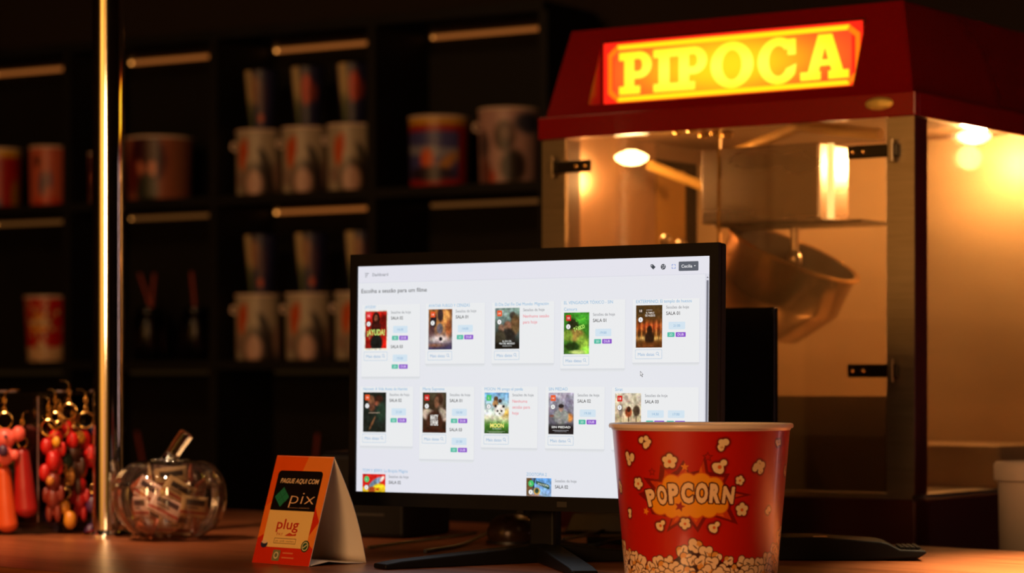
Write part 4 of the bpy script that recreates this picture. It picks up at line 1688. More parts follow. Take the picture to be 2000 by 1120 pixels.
for ex, colr in ((13, (74, 12, 6)), (0, (240, 196, 150))):
    for ch, x, y, w_, h_, ro in letters:
        q = pu(*zc_(x, y))
        if ex:
            for k in range(12):
                dx, dy = 2.6 * math.cos(k * PI / 6), 2.6 * math.sin(k * PI / 6)
                P.glyph(q[0] + dx, q[1] + dy, ch, h_ * 0.3035, colr, 0.06, w_ * 0.3035 * 1.06, ro)
        else:
            P.glyph(q[0], q[1], ch, h_ * 0.3035, colr, 0.06, w_ * 0.3035 * 1.06, ro)
for i, (x, y, r, k) in enumerate(((305, 262, 42, 0), (768, 280, 48, 0), (215, 370, 44, 0), (455, 385, 44, 1), (765, 418, 48, 2), (1025, 412, 54, 0),
                                  (268, 530, 36, 1), (895, 505, 28, 1), (910, 688, 40, 1), (403, 790, 36, 2), (552, 775, 34, 1), (733, 797, 38, 2), (217, 720, 30, 0),
                                  (1087, 700, 30, 0), (1155, 270, 28, 0), (165, 560, 40, 0), (1215, 460, 40, 0))):
    kern(x, y, r, k, seed=i + 3)
# heap of popcorn round the foot
heap = [(-300, 980), (120, 900), (185, 915), (240, 970), (330, 1035), (400, 1000), (480, 975), (530, 935), (600, 885), (650, 930), (760, 960), (800, 995), (900, 985),
        (1050, 1010), (1090, 945), (1140, 900), (1180, 830), (1240, 860)]
hx = np.array([pu(*zc_(x, y))[0] for x, y in heap[1:-1]])
hy = np.array([zc_(x, y)[1] for x, y in heap[1:-1]])
top = np.interp(P.X, hx, hy)
P.mix((P.Y > top + 10) * 1.0, (60, 22, 10))
rnd = random.Random(5)
pts = []
for row in range(12):
    for k in range(25):
        x = -290 + k * 24 + (row % 2) * 12 + rnd.uniform(-4, 4)
        y = float(np.interp(x, hx, hy)) + 8 + row * 15 + rnd.uniform(-4, 4)
        if y < ybot + 12:
            pts.append((y, x))
pts.sort()
for n_, (y, x) in enumerate(pts):
    r = rnd.uniform(11, 15)
    lob = []
    a0 = rnd.uniform(0, 6)
    for k in range(4):
        a = a0 + k * PI / 2 + rnd.uniform(-0.3, 0.3)
        lob.append((0.55 * r * math.cos(a), 0.5 * r * math.sin(a), r * rnd.uniform(0.42, 0.6)))
    for dx, dy, q in lob:
        P.ell(x + dx, y + dy, q + 1.5, q + 1.5, (58, 20, 10), 0.1)
    for k, (dx, dy, q) in enumerate(lob):
        P.ell(x + dx, y + dy, q, q, (240, 200, 160) if k else (222, 150, 70), 0.12)
    dx, dy, q = lob[1]
    P.ell(x + dx * 0.4, y + dy * 0.4, r * 0.42, 1.1, (70, 28, 12), 0.3, rnd.uniform(0, 3))
Zp = CT + 0 * Y_ + (ybot - Y_) / PXM
Pos = np.stack([Rr / PXM * np.sin(A_), -Rr / PXM * np.cos(A_), Zp - CT], -1)
wall_o = grid_mesh('printed_wall', Pos, P.c, M_print, bkt)
wall_mesh = wall_o.data
# the back half of the wall, plain red with the same heap colours
a2 = np.linspace(PI * 0.56, PI * 1.44, 60)
y2 = np.linspace(ytop - 3, ybot - 2, 24)
A2, Y2 = np.meshgrid(a2, y2)
R2 = rad(Y2)
C2 = np.zeros(A2.shape + (3,)) + np.array((186, 22, 4.0))
C2[Y2 > 1110] = (225, 180, 135)
back_o = grid_mesh('rear_wall', np.stack([R2 / PXM * np.sin(A2), -R2 / PXM * np.cos(A2), (ybot - Y2) / PXM], -1), C2, M_print, bkt)
bm = BM()
rt = rad(ytop) / PXM
ht = (ybot - ytop) / PXM
lathe(bm, [(rt + 0.0002, ht - 0.001), (rt + 0.0012, ht + 0.001), (rt + 0.0030, ht + 0.0012), (rt + 0.0036, ht + 0.0030), (rt + 0.0030, ht + 0.0052), (rt + 0.0014, ht + 0.0058),
           (rt - 0.0010, ht + 0.0050), (rt - 0.0016, ht + 0.003), (rt - 0.0030, ht - 0.03), (rad(ybot) / PXM - 0.0018, 0.004), (0.0005, 0.004)], 120)
obj('rim', bm, M_cream, bkt, smooth=True)
bm = BM()
rb_ = rad(ybot) / PXM
lathe(bm, [(0.0005, 0.0015), (rb_ - 0.004, 0.0015), (rb_ - 0.003, 0.0005), (rb_ - 0.0005, 0.0005), (rb_ - 0.0003, 0.0022)], 100)
obj('base', bm, M_cream, bkt, smooth=True)

# a smaller bucket of the same print on the shelf
k2 = 0.62
t = thing('popcorn_bucket', 'small red popcorn bucket with white popcorn print on the shelf left of the pole', 'bucket', shelf_pos(92, Z2, 0.10))
for ch in [x for x in bpy.data.objects if x.parent == bkt]:
    c = ch.copy()
    COL.objects.link(c)
    c.parent = t
t.scale = (k2, k2, 0.97)

# ------------------------------------------------------------------ card payment terminal lying on the counter
q0 = on_counter(1500, 1096)
term = thing('card_terminal', 'black card payment terminal lying on the counter right of the bucket', 'card terminal', (q0.x - 0.045, q0.y, CT), R(-3))
bm = BM()
Lx = 0.048
prism(bm, [(0.0, 0.003), (0.0, 0.026), (0.012, 0.0275), (Lx + 0.060, 0.0275), (Lx + 0.128, 0.0225), (Lx + 0.136, 0.0205), (Lx + 0.150, 0.0135), (Lx + 0.178, 0.0125),
           (Lx + 0.181, 0.010), (Lx + 0.172, 0.004), (Lx + 0.11, 0.0008), (0.02, 0.0008)], 0.0, 0.085, 'xz')
obj('body', bm, mat('matt_black_case', (0.004, 0.004, 0.0045), 0.5, noise=0.1, spec=0.12), term, bevel=0.002)
bm = BM()
box(bm, Lx + 0.05, Lx + 0.066, 0.004, 0.02, 0.0276, 0.0280)
obj('silver_mark', bm, mat('silver_trim', (0.6, 0.55, 0.5), 0.3, 1.0, noise=0.1), term)
for i in range(4):
    for j in range(3):
        bm = BM()
        box(bm, Lx + 0.151 + i * 0.0062, Lx + 0.1558 + i * 0.0062, 0.012 + j * 0.022, 0.029 + j * 0.022, 0.0135, 0.0160)
        obj('key', bm, M_black, term, bevel=0.0005)

# ------------------------------------------------------------------ dark things behind and under the monitor
pr0 = at(622, 882, 3.45)
prn = thing('receipt_printer', 'black receipt printer behind the left edge of the monitor', 'printer', (pr0.x, pr0.y, CT), R(-25))
hp = pr0.z - CT
bm = BM()
box(bm, 0, 0.13, 0, 0.14, 0.0004, hp - 0.004)
obj('body', bm, M_black, prn, bevel=0.006)
bm = BM()
box(bm, 0.006, 0.124, 0.006, 0.12, hp - 0.0038, hp)
obj('cover', bm, M_blackgloss, prn, bevel=0.003)
bm = BM()
box(bm, 0.03, 0.10, -0.0006, -0.0001, 0.03, 0.033)
obj('paper_slot', bm, M_rubber, prn)

mp_ = on_counter(1000, 1062)
ms = thing('desk_speaker', 'small dark rounded dome object with copper sheen under the monitor', 'speaker', (mp_.x, mp_.y, CT))
bm = BM()
lathe(bm, [(0.0005, 0.038), (0.010, 0.0375), (0.020, 0.034), (0.028, 0.027), (0.032, 0.018), (0.0325, 0.010), (0.030, 0.004), (0.0295, 0.0006)], 40)
obj('dome', bm, mat('dark_copper_plastic', (0.05, 0.024, 0.014), 0.28, 0.3, noise=0.15), ms, smooth=True)
bm = BM()
lathe(bm, [(0.0335, 0.0004), (0.0335, 0.0035), (0.0305, 0.0035)], 40)
obj('foot_ring', bm, M_rubber, ms, smooth=True)

bx0 = at(1092, 1040, 3.5)
rt_ = thing('network_box', 'flat dark box with raised lid seen under the right part of the monitor', 'box', (bx0.x, bx0.y, CT), R(-18))
hh = bx0.z - CT
bm = BM()
box(bm, 0, 0.15, 0, 0.10, 0.0004, hh)
obj('body', bm, M_black, rt_, bevel=0.002)
bm = BM()
prism(bm, [(0.006, hh + 0.0004), (0.144, hh + 0.0004), (0.140, hh + 0.026), (0.018, hh + 0.026)], 0.006, 0.09, 'xz')
obj('lid', bm, mat('brown_grey_plastic', (0.035, 0.026, 0.018), 0.4, noise=0.15), rt_, bevel=0.002)


def cable(label, pts, r=0.0025):
    bm = BM()
    tube(bm, bez([Vector(p) for p in pts], 12), r, 8)
    o = obj('cable', bm, M_rubber, None, smooth=True)
    return tag(o, label, 'cable', 'cables under the monitor')


def oc(x, y, up=0.003):
    p = on_counter(x, y)
    return (p.x, p.y, CT + up)


cable('thin black cable curving left under the monitor', [oc(830, 1082), oc(900, 1070), oc(950, 1052, 0.006), oc(985, 1045, 0.004), oc(955, 1040, 0.004)])
cable('black cable looping from the monitor foot to the popcorn bucket', [oc(1098, 1064), oc(1130, 1072, 0.004), oc(1165, 1074, 0.006), oc(1200, 1068, 0.008), oc(1225, 1062, 0.004)], 0.003)
cable('black cable running behind the monitor foot on the right', [oc(1100, 1058), oc(1150, 1050, 0.004), oc(1195, 1044, 0.008), oc(1225, 1040, 0.004)], 0.0022)
cable('black cable lying in front of the pay sign side of the monitor foot', [oc(720, 1075), oc(770, 1068), oc(830, 1060), oc(890, 1052), oc(930, 1046)], 0.0022)

# ------------------------------------------------------------------ back cabinet behind the counter and tub
MAC = R(35)
mo = Vector((0.038, 3.803, 0))
UM = Vector((math.cos(MAC), -math.sin(MAC), 0))
VM = Vector((math.sin(MAC), math.cos(MAC), 0))
ZBASE = 0.93
cab = thing('back_cabinet', 'low dark cabinet behind the counter carrying the popcorn machine', 'cabinet', tuple(mo), -MAC)
bm = BM()
box(bm, -0.05, 0.99, -0.03, 0.50, ZBASE - 0.03, ZBASE)
obj('cabinet_top', bm, M_shelf, cab, bevel=0.002)
bm = BM()
box(bm, -0.04, 0.98, -0.015, 0.49, 0.08, ZBASE - 0.0305)
obj('body', bm, M_shelf, cab)
for k in range(2):
    bm = BM()
    box(bm, -0.035 + 0.51 * k, 0.465 + 0.51 * k, -0.030, -0.0155, 0.09, ZBASE - 0.035)
    d = obj('door', bm, M_shelf, cab, bevel=0.002)
    bm = BM()
    tube(bm, [(0.42 + 0.1 * k, -0.045, 0.6), (0.42 + 0.1 * k, -0.045, 0.75)], 0.005, 8)
    obj('handle', bm, M_steel, d, smooth=True)

tb = Vector((0.70, 3.42, ZBASE))
tub = thing('plastic_tub', 'white lidded plastic tub at the right edge beside the popcorn machine', 'tub', tb)
hz = 1.152 - ZBASE
bm = BM()
lathe(bm, [(0.0005, 0.0008), (0.042, 0.0008), (0.046, 0.006), (0.050, hz - 0.03), (0.0505, hz - 0.012)], 48)
obj('tub_wall', bm, M_tubplastic, tub, smooth=True)
bm = BM()
lathe(bm, [(0.0515, hz - 0.026), (0.0555, hz - 0.024), (0.0560, hz - 0.004), (0.053, hz), (0.047, hz), (0.045, hz - 0.004), (0.0005, hz - 0.004)], 48)
obj('lid', bm, M_tubplastic, tub, smooth=True)

# ------------------------------------------------------------------ popcorn machine
pm = thing('popcorn_machine', 'red popcorn machine with lit yellow sign and glass doors behind the counter', 'popcorn machine', tuple(mo), -MAC)
MW, MD = 0.617, 0.51
ZL, ZL2, ZT = EYE + 0.3637, EYE + 0.397, EYE + 0.531
ZD = 1.105         # floor of the glass chamber
# roof
bm = BM()


def frust(bm, b, t, z0, z1, mi=0):
    v0 = [bm.verts.new((x, y, z0)) for x, y in b]
    v1 = [bm.verts.new((x, y, z1)) for x, y in t]
    n = len(b)
    bm.faces.new(v0[::-1]).material_index = mi
    bm.faces.new(v1).material_index = mi
    for i in range(n):
        bm.faces.new((v0[i], v0[(i + 1) % n], v1[(i + 1) % n], v1[i])).material_index = mi


ins = 0.008
IF_, IL, IR_ = 0.062, 0.018, 0.048
sx0, sx1 = 0.083, 0.511
zb_, zt_ = EYE + 0.415, EYE + 0.506


def yslope(z):
    return ins + (IF_ - ins) * (z - ZL2) / (ZT - ZL2)


ysn = yslope(zt_) + 0.001
BB_ = [(ins, ins), (MW - ins, ins), (MW - ins, MD - ins), (ins, MD - ins)]
TT_ = [(IL, IF_), (MW - IR_, IF_), (MW - IR_, MD - 0.03), (IL, MD - 0.03)]
z0r = ZL2 + 0.0002
vb = [bm.verts.new((x, y, z0r)) for x, y in BB_]
vt = [bm.verts.new((x, y, ZT)) for x, y in TT_]
bm.faces.new(vb[::-1])
bm.faces.new(vt)
for i in (1, 2, 3):
    bm.faces.new((vb[i], vb[(i + 1) % 4], vt[(i + 1) % 4], vt[i]))
hole = [bm.verts.new((x, yslope(z), z)) for x, z in ((sx0 - .003, zb_ - .003), (sx1 + .003, zb_ - .003), (sx1 + .003, zt_ + .003), (sx0 - .003, zt_ + .003))]
rim_ = [vb[0], vb[1], vt[1], vt[0]]
inner = [bm.verts.new((v.co.x, ysn + 0.006, v.co.z)) for v in hole]
for i in range(4):
    j = (i + 1) % 4
    bm.faces.new((rim_[i], rim_[j], hole[j], hole[i]))
    bm.faces.new((hole[i], hole[j], inner[j], inner[i]))
bm.faces.new(inner)
bmesh.ops.recalc_face_normals(bm, faces=bm.faces[:])
roof = obj('roof', bm, M_red, pm, bevel=0.003)
bm = BM()
for q in ((0, MW, 0, 0.012), (0, MW, MD - 0.012, MD), (0, 0.012, 0.012, MD - 0.012), (MW - 0.012, MW, 0.012, MD - 0.012)):
    box(bm, q[0], q[1], q[2], q[3], ZL, ZL2)
box(bm, 0.012, MW - 0.012, 0.012, MD - 0.012, ZL2 - 0.010, ZL2)
obj('roof_lip', bm, M_red, pm, bevel=0.002)
bm = BM()
box(bm, 0.014, MW - 0.014, 0.014, MD - 0.014, ZL2 - 0.014, ZL2 - 0.0102)
obj('chamber_ceiling', bm, mat('smoked_steel_ceiling', (0.20, 0.115, 0.06), 0.4, 0.5, noise=0.25, nscale=7), pm)
# upright lit sign set back in the sloping front
sgn = bpy.data.objects.new('lit_sign', None)
COL.objects.link(sgn)
sgn.parent = pm
sgn.location = (0, ysn, 0)
sz0, sz1 = zb_, zt_
bm = BM()
box(bm, sx0 - 0.002, sx1 + 0.002, 0.0, 0.0045, zb_ - 0.002, zt_ + 0.002)
obj('sign_box', bm, M_reddark, sgn)
UW, UH = 424.0, 108.0
S = Sheet(sx0, sz1, (sx1 - sx0) / UW, (sz1 - sz0) / UH, -0.0003, 0.0001)
RD, RD2, YE, YE2 = (255, 30, 14), (255, 92, 52), (255, 205, 20), (255, 252, 90)


def signbg(u, v):
    p = Paint(u, v, (250, 22, 12))
    p.ell(0.5, 0.5, 0.6, 1.2, (250, 60, 30), 1, a=0.5)
    return p.c


S.picture(0, 0, UW, UH, signbg, 40, 16, 0)


def glow(u, v):
    p = Paint(u, v, (252, 48, 30))
    p.ell(0.47, 0.5, 0.36, 0.80, (252, 172, 16), 1, a=1.0)
    p.ell(0.5, 0.5, 0.34, 0.45, (254, 196, 24), 1, a=0.9)
    return p.c


S.picture(17, 13, UW - 34, UH - 25, glow, 40, 14, 1)
# yellow line frame with cut corners
o_ = [(24, 5), (404, 5), (420, 20), (420, 89), (404, 104), (24, 104), (8, 89), (8, 20)]
i_ = [(26, 13), (400, 13), (413, 25), (413, 84), (400, 96), (26, 96), (15, 84), (15, 25)]
for k in range(8):
    j = (k + 1) % 8
    c = (255, 205, 18) if k in (0, 4) else (255, 112, 12)
    S.face([o_[k], o_[j], i_[j], i_[k]], c, 2)


# slab serif letters
def L_bar(x0, y0, x1, y1):
    return [(x0, y0), (x1, y0), (x1, y1), (x0, y1)]


def ring_pts(cx, cy, rx, ry, rx2, ry2, a0, a1, n=26):
    quads = []
    for k in range(n):
        a, b2 = a0 + (a1 - a0) * k / n, a0 + (a1 - a0) * (k + 1) / n
        quads.append([(cx + rx * math.cos(a), cy + ry * math.sin(a)), (cx + rx * math.cos(b2), cy + ry * math.sin(b2)),
                      (cx + rx2 * math.cos(b2), cy + ry2 * math.sin(b2)), (cx + rx2 * math.cos(a), cy + ry2 * math.sin(a))])
    return quads


def L_P(x):
    q = [L_bar(x, 26, x + 22, 37), L_bar(x, 73, x + 36, 84), L_bar(x + 9, 26, x + 26, 84)]
    q += [L_bar(x + 9, 26, x + 34, 36), L_bar(x + 9, 53, x + 34, 63)]
    q += ring_pts(x + 34, 44.5, 22, 18.5, 6, 8.5, -PI / 2, PI / 2, 16)
    return q


def L_I(x):
    return [L_bar(x, 26, x + 36, 37), L_bar(x, 73, x + 36, 84), L_bar(x + 9, 26, x + 27, 84)]


def L_O(x):
    return ring_pts(x + 35, 55, 35, 31, 16, 20, 0, 2 * PI, 36)


def L_C(x):
    return ring_pts(x + 33, 55, 33, 31, 15, 20, 0.62, 2 * PI - 0.75, 30) + [L_bar(x + 48, 27, x + 61, 48), [(x + 45, 66), (x + 62, 60), (x + 60, 72), (x + 50, 80)]]


def L_A(x):
    return [[(x + 28, 25), (x + 44, 25), (x + 28, 76), (x + 11, 76)], [(x + 33, 25), (x + 50, 25), (x + 68, 76), (x + 50, 76)],
            L_bar(x + 20, 58, x + 58, 66), L_bar(x, 73, x + 32, 84), L_bar(x + 44, 73, x + 76, 84)]


def halo(q, e):
    cx = sum(p[0] for p in q) / len(q)
    cy = sum(p[1] for p in q) / len(q)
    out = []
    for x, y in q:
        out.append((x + (e if x > cx else -e), y + (e if y > cy else -e)))
    return out


lv = 3


def lamp_col(x, y):
    """the tube behind the panel shines through most in the middle"""
    f = math.exp(-((x - 205) / 190.0) ** 4) * math.exp(-((y - 58) / 42.0) ** 2)
    return (255, int(212 + 36 * f), int(14 + 62 * f))


for fn, x in ((L_P, 27), (L_I, 86), (L_P, 120), (L_O, 182), (L_C, 259), (L_A, 327)):
    for q in fn(x):
        q = [(a, 16 + (b - 24) * 1.27) for a, b in q]
        qs = []
        if len(q) == 4 and abs(q[2][1] - q[1][1]) > 20:
            n = 6
            for k in range(n):
                f0, f1 = k / n, (k + 1) / n
                lp = lambda p, r_, f: (p[0] + (r_[0] - p[0]) * f, p[1] + (r_[1] - p[1]) * f)
                qs.append([lp(q[0], q[3], f0), lp(q[1], q[2], f0), lp(q[1], q[2], f1), lp(q[0], q[3], f1)])
        else:
            qs = [q]
        for p in qs:
            S.face(p, None, lv, [lamp_col(*c) for c in p])
        lv += 0.01
sign_m = mat('backlit_sign', (0.1, 0.01, 0.005), 0.3, attr='emit', estr=1.45)
so2 = obj('sign_face', S.bm, sign_m, sgn)
so2['label'] = 'glowing red panel lettered in yellow'

# badge on the lip
bm = BM()
lathe(bm, [(0.0005, 0.0045), (0.010, 0.004), (0.017, 0.0025), (0.021, 0.0)], 36, close=False)
bd = obj('gold_badge', bm, mat('gold_crinkle', (0.95, 0.62, 0.14), 0.5, 0.5, noise=0.25, nscale=90, bump=1.0), pm, smooth=True)
bd.rotation_euler = (R(90), 0, 0)
bd.scale = (1, 0.42, 1)
bd.location = (0.563, -0.0002, (ZL + ZL2) / 2 + 0.002)

# posts
PW = 0.042
for (x0_, y0_, nm) in ((0.004, 0.006, 'l'), (MW - 0.004 - PW, 0.006, 'r'), (0.004, MD - 0.058, 'l'), (MW - 0.026 - PW * 0.1, MD - 0.058, 'r')):
    bm = BM()
    box(bm, x0_, x0_ + (PW if x0_ < MW - 0.035 else 0.022), y0_ + 0.0015, y0_ + 0.040, ZD + 0.0005, ZL - 0.0005)
    o = obj('post', bm, M_reddark if y0_ < 0.1 else M_steeldull, pm, bevel=0.001)
    if y0_ < 0.1:
        bm = BM()
        box(bm, x0_, x0_ + PW - 0.0005, y0_, y0_ + 0.0013, ZD + 0.0005, ZL - 0.0005)
        obj('steel_facing', bm, M_steel, o)
# base
bm = BM()
box(bm, 0, MW, 0, MD, ZBASE + 0.0005, ZD - 0.006)
obj('base', bm, M_reddark, pm, bevel=0.003)
bm = BM()
box(bm, 0.01, MW - 0.01, 0.01, MD - 0.01, ZD - 0.0055, ZD)
obj('floor_tray', bm, M_steel, pm)
bm = BM()
box(bm, 0.05, MW - 0.012, 0.30, MD - 0.02, ZD + 0.0005, ZD + 0.062)
obj('rear_ledge', bm, M_steeldull, pm, bevel=0.004)
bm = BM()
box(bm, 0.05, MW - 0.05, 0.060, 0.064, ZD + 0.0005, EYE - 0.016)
obj('door_reflection_panel', bm, mat('brown_reflection', (0.06, 0.028, 0.010), 0.4, noise=0.15), pm)  # dark panel standing in for the reflection in the lower door glass
# back and left walls
bm = BM()
box(bm, 0.012, MW - 0.006, MD - 0.016, MD - 0.012, ZD + 0.0005, ZL2 - 0.016)
obj('back_wall', bm, M_steeldull, pm)
bm = BM()
box(bm, 0.0125, 0.0150, 0.048, 0.308, ZD + 0.0005, ZL2 - 0.0145)
obj('left_wall', bm, mat('streaked_steel', (0.34, 0.21, 0.13), 0.38, 0.92, noise=0.35, nscale=5, stretch=(4, 4, 1)), pm)
bm = BM()
box(bm, 0.0125, 0.0150, 0.3085, MD - 0.018, ZL - 0.006, ZL2 - 0.0145)
obj('upper_left_liner', bm, mat('brown_liner', (0.16, 0.09, 0.045), 0.5, 0.3, noise=0.2), pm)
M_yel = mat('yellow_notice_paper', (0.26, 0.12, 0.010), 0.55, noise=0.2, nscale=12)
bm = BM()
box(bm, 0.0125, 0.0145, 0.312, 0.400, EYE - 0.02, ZL - 0.02)
obj('yellow_notice', bm, M_yel, pm)
# glass
for (a, b_) in ((PW + 0.006, MW / 2 - 0.002), (MW / 2 + 0.002, MW - PW - 0.006)):
    bm = BM()
    box(bm, a, b_, 0.004, 0.008, ZD + 0.004, ZL - 0.002)
    d = obj('glass_door', bm, M_doorglass, pm)
bm = BM()
box(bm, MW / 2 - 0.0018, MW / 2 + 0.0018, 0.003, 0.009, ZD + 0.004, ZL - 0.002)
obj('door_edge', bm, M_brass, pm)
bm = BM()
box(bm, MW - 0.010, MW - 0.006, 0.050, MD - 0.060, ZD + 0.004, ZL - 0.002)
obj('side_glass', bm, clear_mat('greasy_side_glass', (0.98, 0.94, 0.88), 0.5, 0.05, 0.0, haze=0.07, hazecol=(0.85, 0.6, 0.34)), pm)
# hinges
M_hinge = mat('dark_bronze', (0.04, 0.032, 0.018), 0.3, 0.8, noise=0.2)
for side, zh in ((0, EYE + 0.321), (0, EYE + 0.019), (1, EYE + 0.318), (1, EYE + 0.019)):
    if side:
        x1_ = MW - PW + 0.016
        x0_ = x1_ - 0.075
    else:
        x0_ = PW - 0.022
        x1_ = x0_ + 0.075
    bm = BM()
    box(bm, x0_, x1_, -0.004, 0.003, zh - 0.009, zh + 0.009)
    hg = obj('hinge', bm, M_hinge, pm, bevel=0.002)
    bm = BM()
    cxh = x1_ - 0.008 if side else x0_ + 0.008
    box(bm, cxh - 0.004, cxh + 0.004, -0.008, -0.0042, zh - 0.016, zh + 0.016)
    obj('hinge_pin', bm, M_steel, hg, bevel=0.001)
    for k in (0, 1):
        bm = BM()
        cx = (x0_ + 0.008 + 0.016 * k) if side else (x1_ - 0.008 - 0.016 * k)
        ball(bm, (cx, -0.0045, zh), 0.004, (1, 0.6, 1))
        obj('screw', bm, M_brass, hg, smooth=True)

# kettle, lid plate, motor housing
kc = Vector((0.30, 0.23, 0))


def mloc(x, y, Y):
    w = at(x, y, Y) - mo
    return Vector((w.dot(UM), w.dot(VM), w.z))


kt = mloc(1548, 500, 3.80)
bm = BM()
prof = [(0.0005, -0.120), (0.052, -0.120), (0.058, -0.117), (0.092, -0.066), (0.097, -0.058), (0.099, 0.0), (0.104, 0.002), (0.104, 0.006), (0.096, 0.006), (0.094, -0.03), (0.082, -0.07), (0.05, -0.10), (0.0005, -0.104)]
lathe(bm, prof[:9], 64)
lathe(bm, prof[8:], 64, mi=1)
bmesh.ops.remove_doubles(bm, verts=bm.verts[:], dist=1e-6)
M_burnt = mat('seasoned_kettle_inside', (0.030, 0.014, 0.006), 0.55, 0.0, noise=0.3, nscale=20)
ke = obj('kettle', bm, [M_kettle, M_burnt], pm, smooth=True)
ke.location = kt
# tipped towards the right of the photograph and a little to the viewer
axis_w = Vector((0.36, -0.26, 0.90)).normalized()
axis_l = Vector((axis_w.dot(UM), axis_w.dot(VM), axis_w.z))
ke.rotation_mode = 'QUATERNION'
ke.rotation_quaternion = axis_l.to_track_quat('Z', 'Y')
bm = BM()
n = 40
tube(bm, [(0.104 * math.cos(2 * PI * k / n), 0.104 * math.sin(2 * PI * k / n), 0.005) for k in range(n)], 0.0022, 8, closed=True)
obj('kettle_rim', bm, M_brass, ke, smooth=True)
bm = BM()
box(bm, 0.10, 0.125, -0.012, 0.012, -0.02, -0.008)
obj('kettle_handle', bm, M_blackgloss, ke, bevel=0.003)
pl = mloc(1552, 441, 3.76)
bm = BM()
box(bm, pl.x - 0.105, pl.x + 0.135, pl.y - 0.05, pl.y + 0.05, pl.z - 0.002, pl.z + 0.002)
obj('hanger_plate', bm, M_hinge, pm)
bm = BM()
tube(bm, [(pl.x, pl.y, pl.z - 0.002), (pl.x, pl.y, pl.z - 0.045)], 0.006, 12)
ball(bm, (pl.x, pl.y, pl.z - 0.05), 0.011, (1, 1, 1.4))
obj('stirrer_shaft', bm, M_steel, pm, smooth=True)
mh = mloc(1503, 438, 3.74)
bm = BM()
box(bm, mh.x - 0.098, mh.x + 0.098, mh.y - 0.03, mh.y + 0.06, pl.z + 0.0025, ZL2 - 0.05)
obj('motor_housing', bm, mat('grey_steel_cover', (0.36, 0.31, 0.28), 0.28, 1.0, noise=0.3, nscale=6, stretch=(1, 1, 4)), pm, bevel=0.003)
M_bulb = emitter('warm_lamp_glass', (1.0, 0.62, 0.25), 14.0)
M_bulbrefl = emitter('bulb_reflection_glow', (1.0, 0.62, 0.22), 2.2)
bm = BM()
tube(bm, [(mh.x + 0.111, mh.y - 0.02, pl.z + 0.004), (mh.x + 0.111, mh.y - 0.02, ZL2 - 0.052)], 0.0052, 16)
obj('bulb_reflection', bm, M_bulbrefl, pm, smooth=True)  # glowing tube stands in for the bulb's reflection on the housing edge
# gold bars modelled in place of reflections under the roof
bm = BM()
for (a, b2) in (((1268, 322, 3.98), (1392, 372, 4.04)), ((1402, 312, 3.90), (1562, 247, 3.72)), ((1562, 247, 3.72), (1720, 262, 3.6))):
    tube(bm, [mloc(*a), mloc(*b2)], 0.0082, 8)
obj('reflection_bar', bm, mat('gold_reflection', (0.80, 0.50, 0.12), 0.45, 0.3, noise=0.15), pm, smooth=True)
bm = BM()
for (x, y, Y) in ((1325, 255, 3.78), (1352, 252, 3.76), (1375, 262, 3.78), (1398, 258, 3.76), (1420, 262, 3.75)):
    ball(bm, mloc(x, y, Y), 0.007, (1.4, 1, 1))
obj('lamp_fittings', bm, M_brass, pm, smooth=True)
for (x, y, Y) in ((1300, 470, 3.85), (1330, 480, 3.85)):
    bm = BM()
    ball(bm, mloc(x, y, Y), 0.010)
    obj('knob', bm, M_steel, pm, smooth=True)
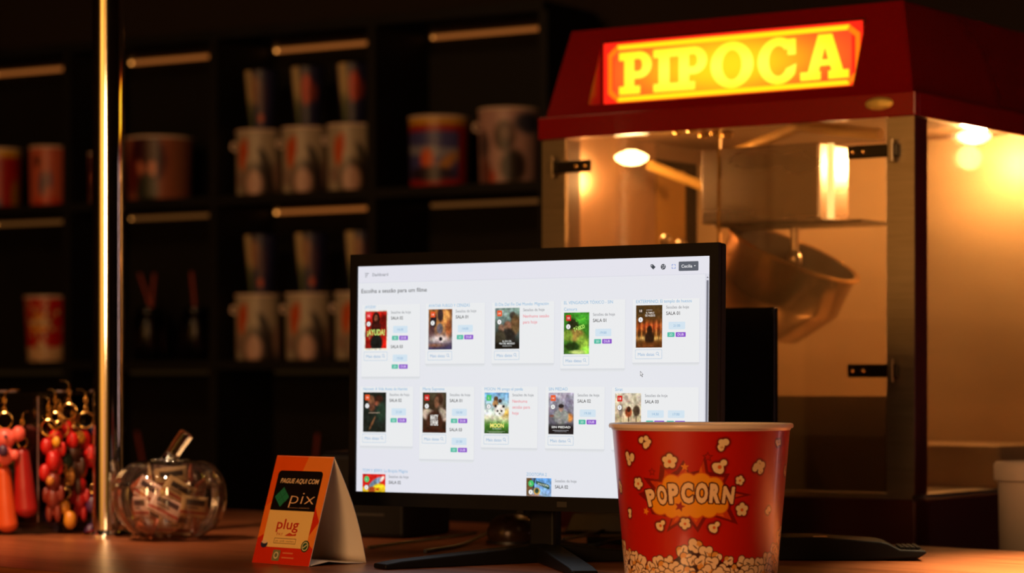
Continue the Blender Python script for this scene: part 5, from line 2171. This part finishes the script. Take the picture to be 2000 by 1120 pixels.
# lamps in the chamber
for (lx, ly, pw) in ((0.070, 0.150, 1.7), (0.516, 0.405, 5.5)):
    bm = BM()
    zl = ZL2 - (0.052 if lx < 0.3 else 0.024)
    lathe(bm, [(0.0005, -0.012), (0.014, -0.010), (0.024, -0.004), (0.026, 0.002), (0.018, 0.007), (0.009, 0.010), (0.009, 0.011)], 24)
    o = obj('lamp_bulb', bm, M_bulb, pm, smooth=True)
    o.location = (lx, ly, zl)
    l = bpy.data.lights.new('chamber_lamp', 'POINT')
    l.energy = pw
    l.color = (1.0, 0.56, 0.22)
    l.shadow_soft_size = 0.018
    lo = bpy.data.objects.new('chamber_lamp', l)
    COL.objects.link(lo)
    lo.parent = pm
    lo.location = (lx, ly, zl - 0.032)

# ------------------------------------------------------------------ lamps of the room and added downlights, outside the photograph
for i, (x, y) in enumerate(((-2.6, -0.6), (-1.6, -1.9), (-2.4, 1.4), (0.9, -1.2), (1.4, 1.2))):  # downlights added to put small glints on the glass pumpkin
    t = thing('added_downlight', 'added small round warm downlight in the dark ceiling, for glints', 'ceiling light', (x, y, HC - 0.001), 0, 'added ceiling downlights')
    bm = BM()
    lathe(bm, [(0.040, -0.001), (0.052, -0.002), (0.055, -0.012), (0.044, -0.014), (0.040, -0.004)], 32)
    obj('trim_ring', bm, M_steel, t, smooth=True)
    bm = BM()
    lathe(bm, [(0.0005, -0.006), (0.0395, -0.005)], 24)
    obj('lens', bm, emitter('downlight_lens', (1.0, 0.6, 0.28), 80.0), t)
t = thing('light_column', 'upright pale pink light column beyond the right end of the counter', 'lamp', (1.75, 3.35, 0))
bm = BM()
lathe(bm, [(0.0005, 0.001), (0.11, 0.001), (0.11, 0.03), (0.05, 0.04), (0.05, 0.80), (0.0005, 0.80)], 32)
obj('pillar', bm, M_black, t, smooth=True)
bm = BM()
lathe(bm, [(0.0005, 0.8005), (0.045, 0.8005), (0.045, 1.75), (0.0005, 1.75)], 24)
obj('diffuser', bm, emitter('pale_pink_light', (1.0, 0.62, 0.60), 2.2), t, smooth=True)
t = thing('neon_tube_lamp', 'upright pink neon tube lamp on the wall behind the camera', 'lamp', (-2.35, -1.0, 0))
bm = BM()
tube(bm, [(0, 0, 0.55), (0, 0, 1.22)], 0.016, 12)
obj('tube', bm, emitter('pink_neon', (0.9, 0.25, 0.85), 3.0), t, smooth=True)
bm = BM()
lathe(bm, [(0.0005, 0.001), (0.12, 0.001), (0.12, 0.02), (0.02, 0.03), (0.015, 0.545)], 32)
obj('stand', bm, M_black, t, smooth=True)
print('polys', sum(len(o.data.polygons) for o in bpy.data.objects if o.type == 'MESH'))
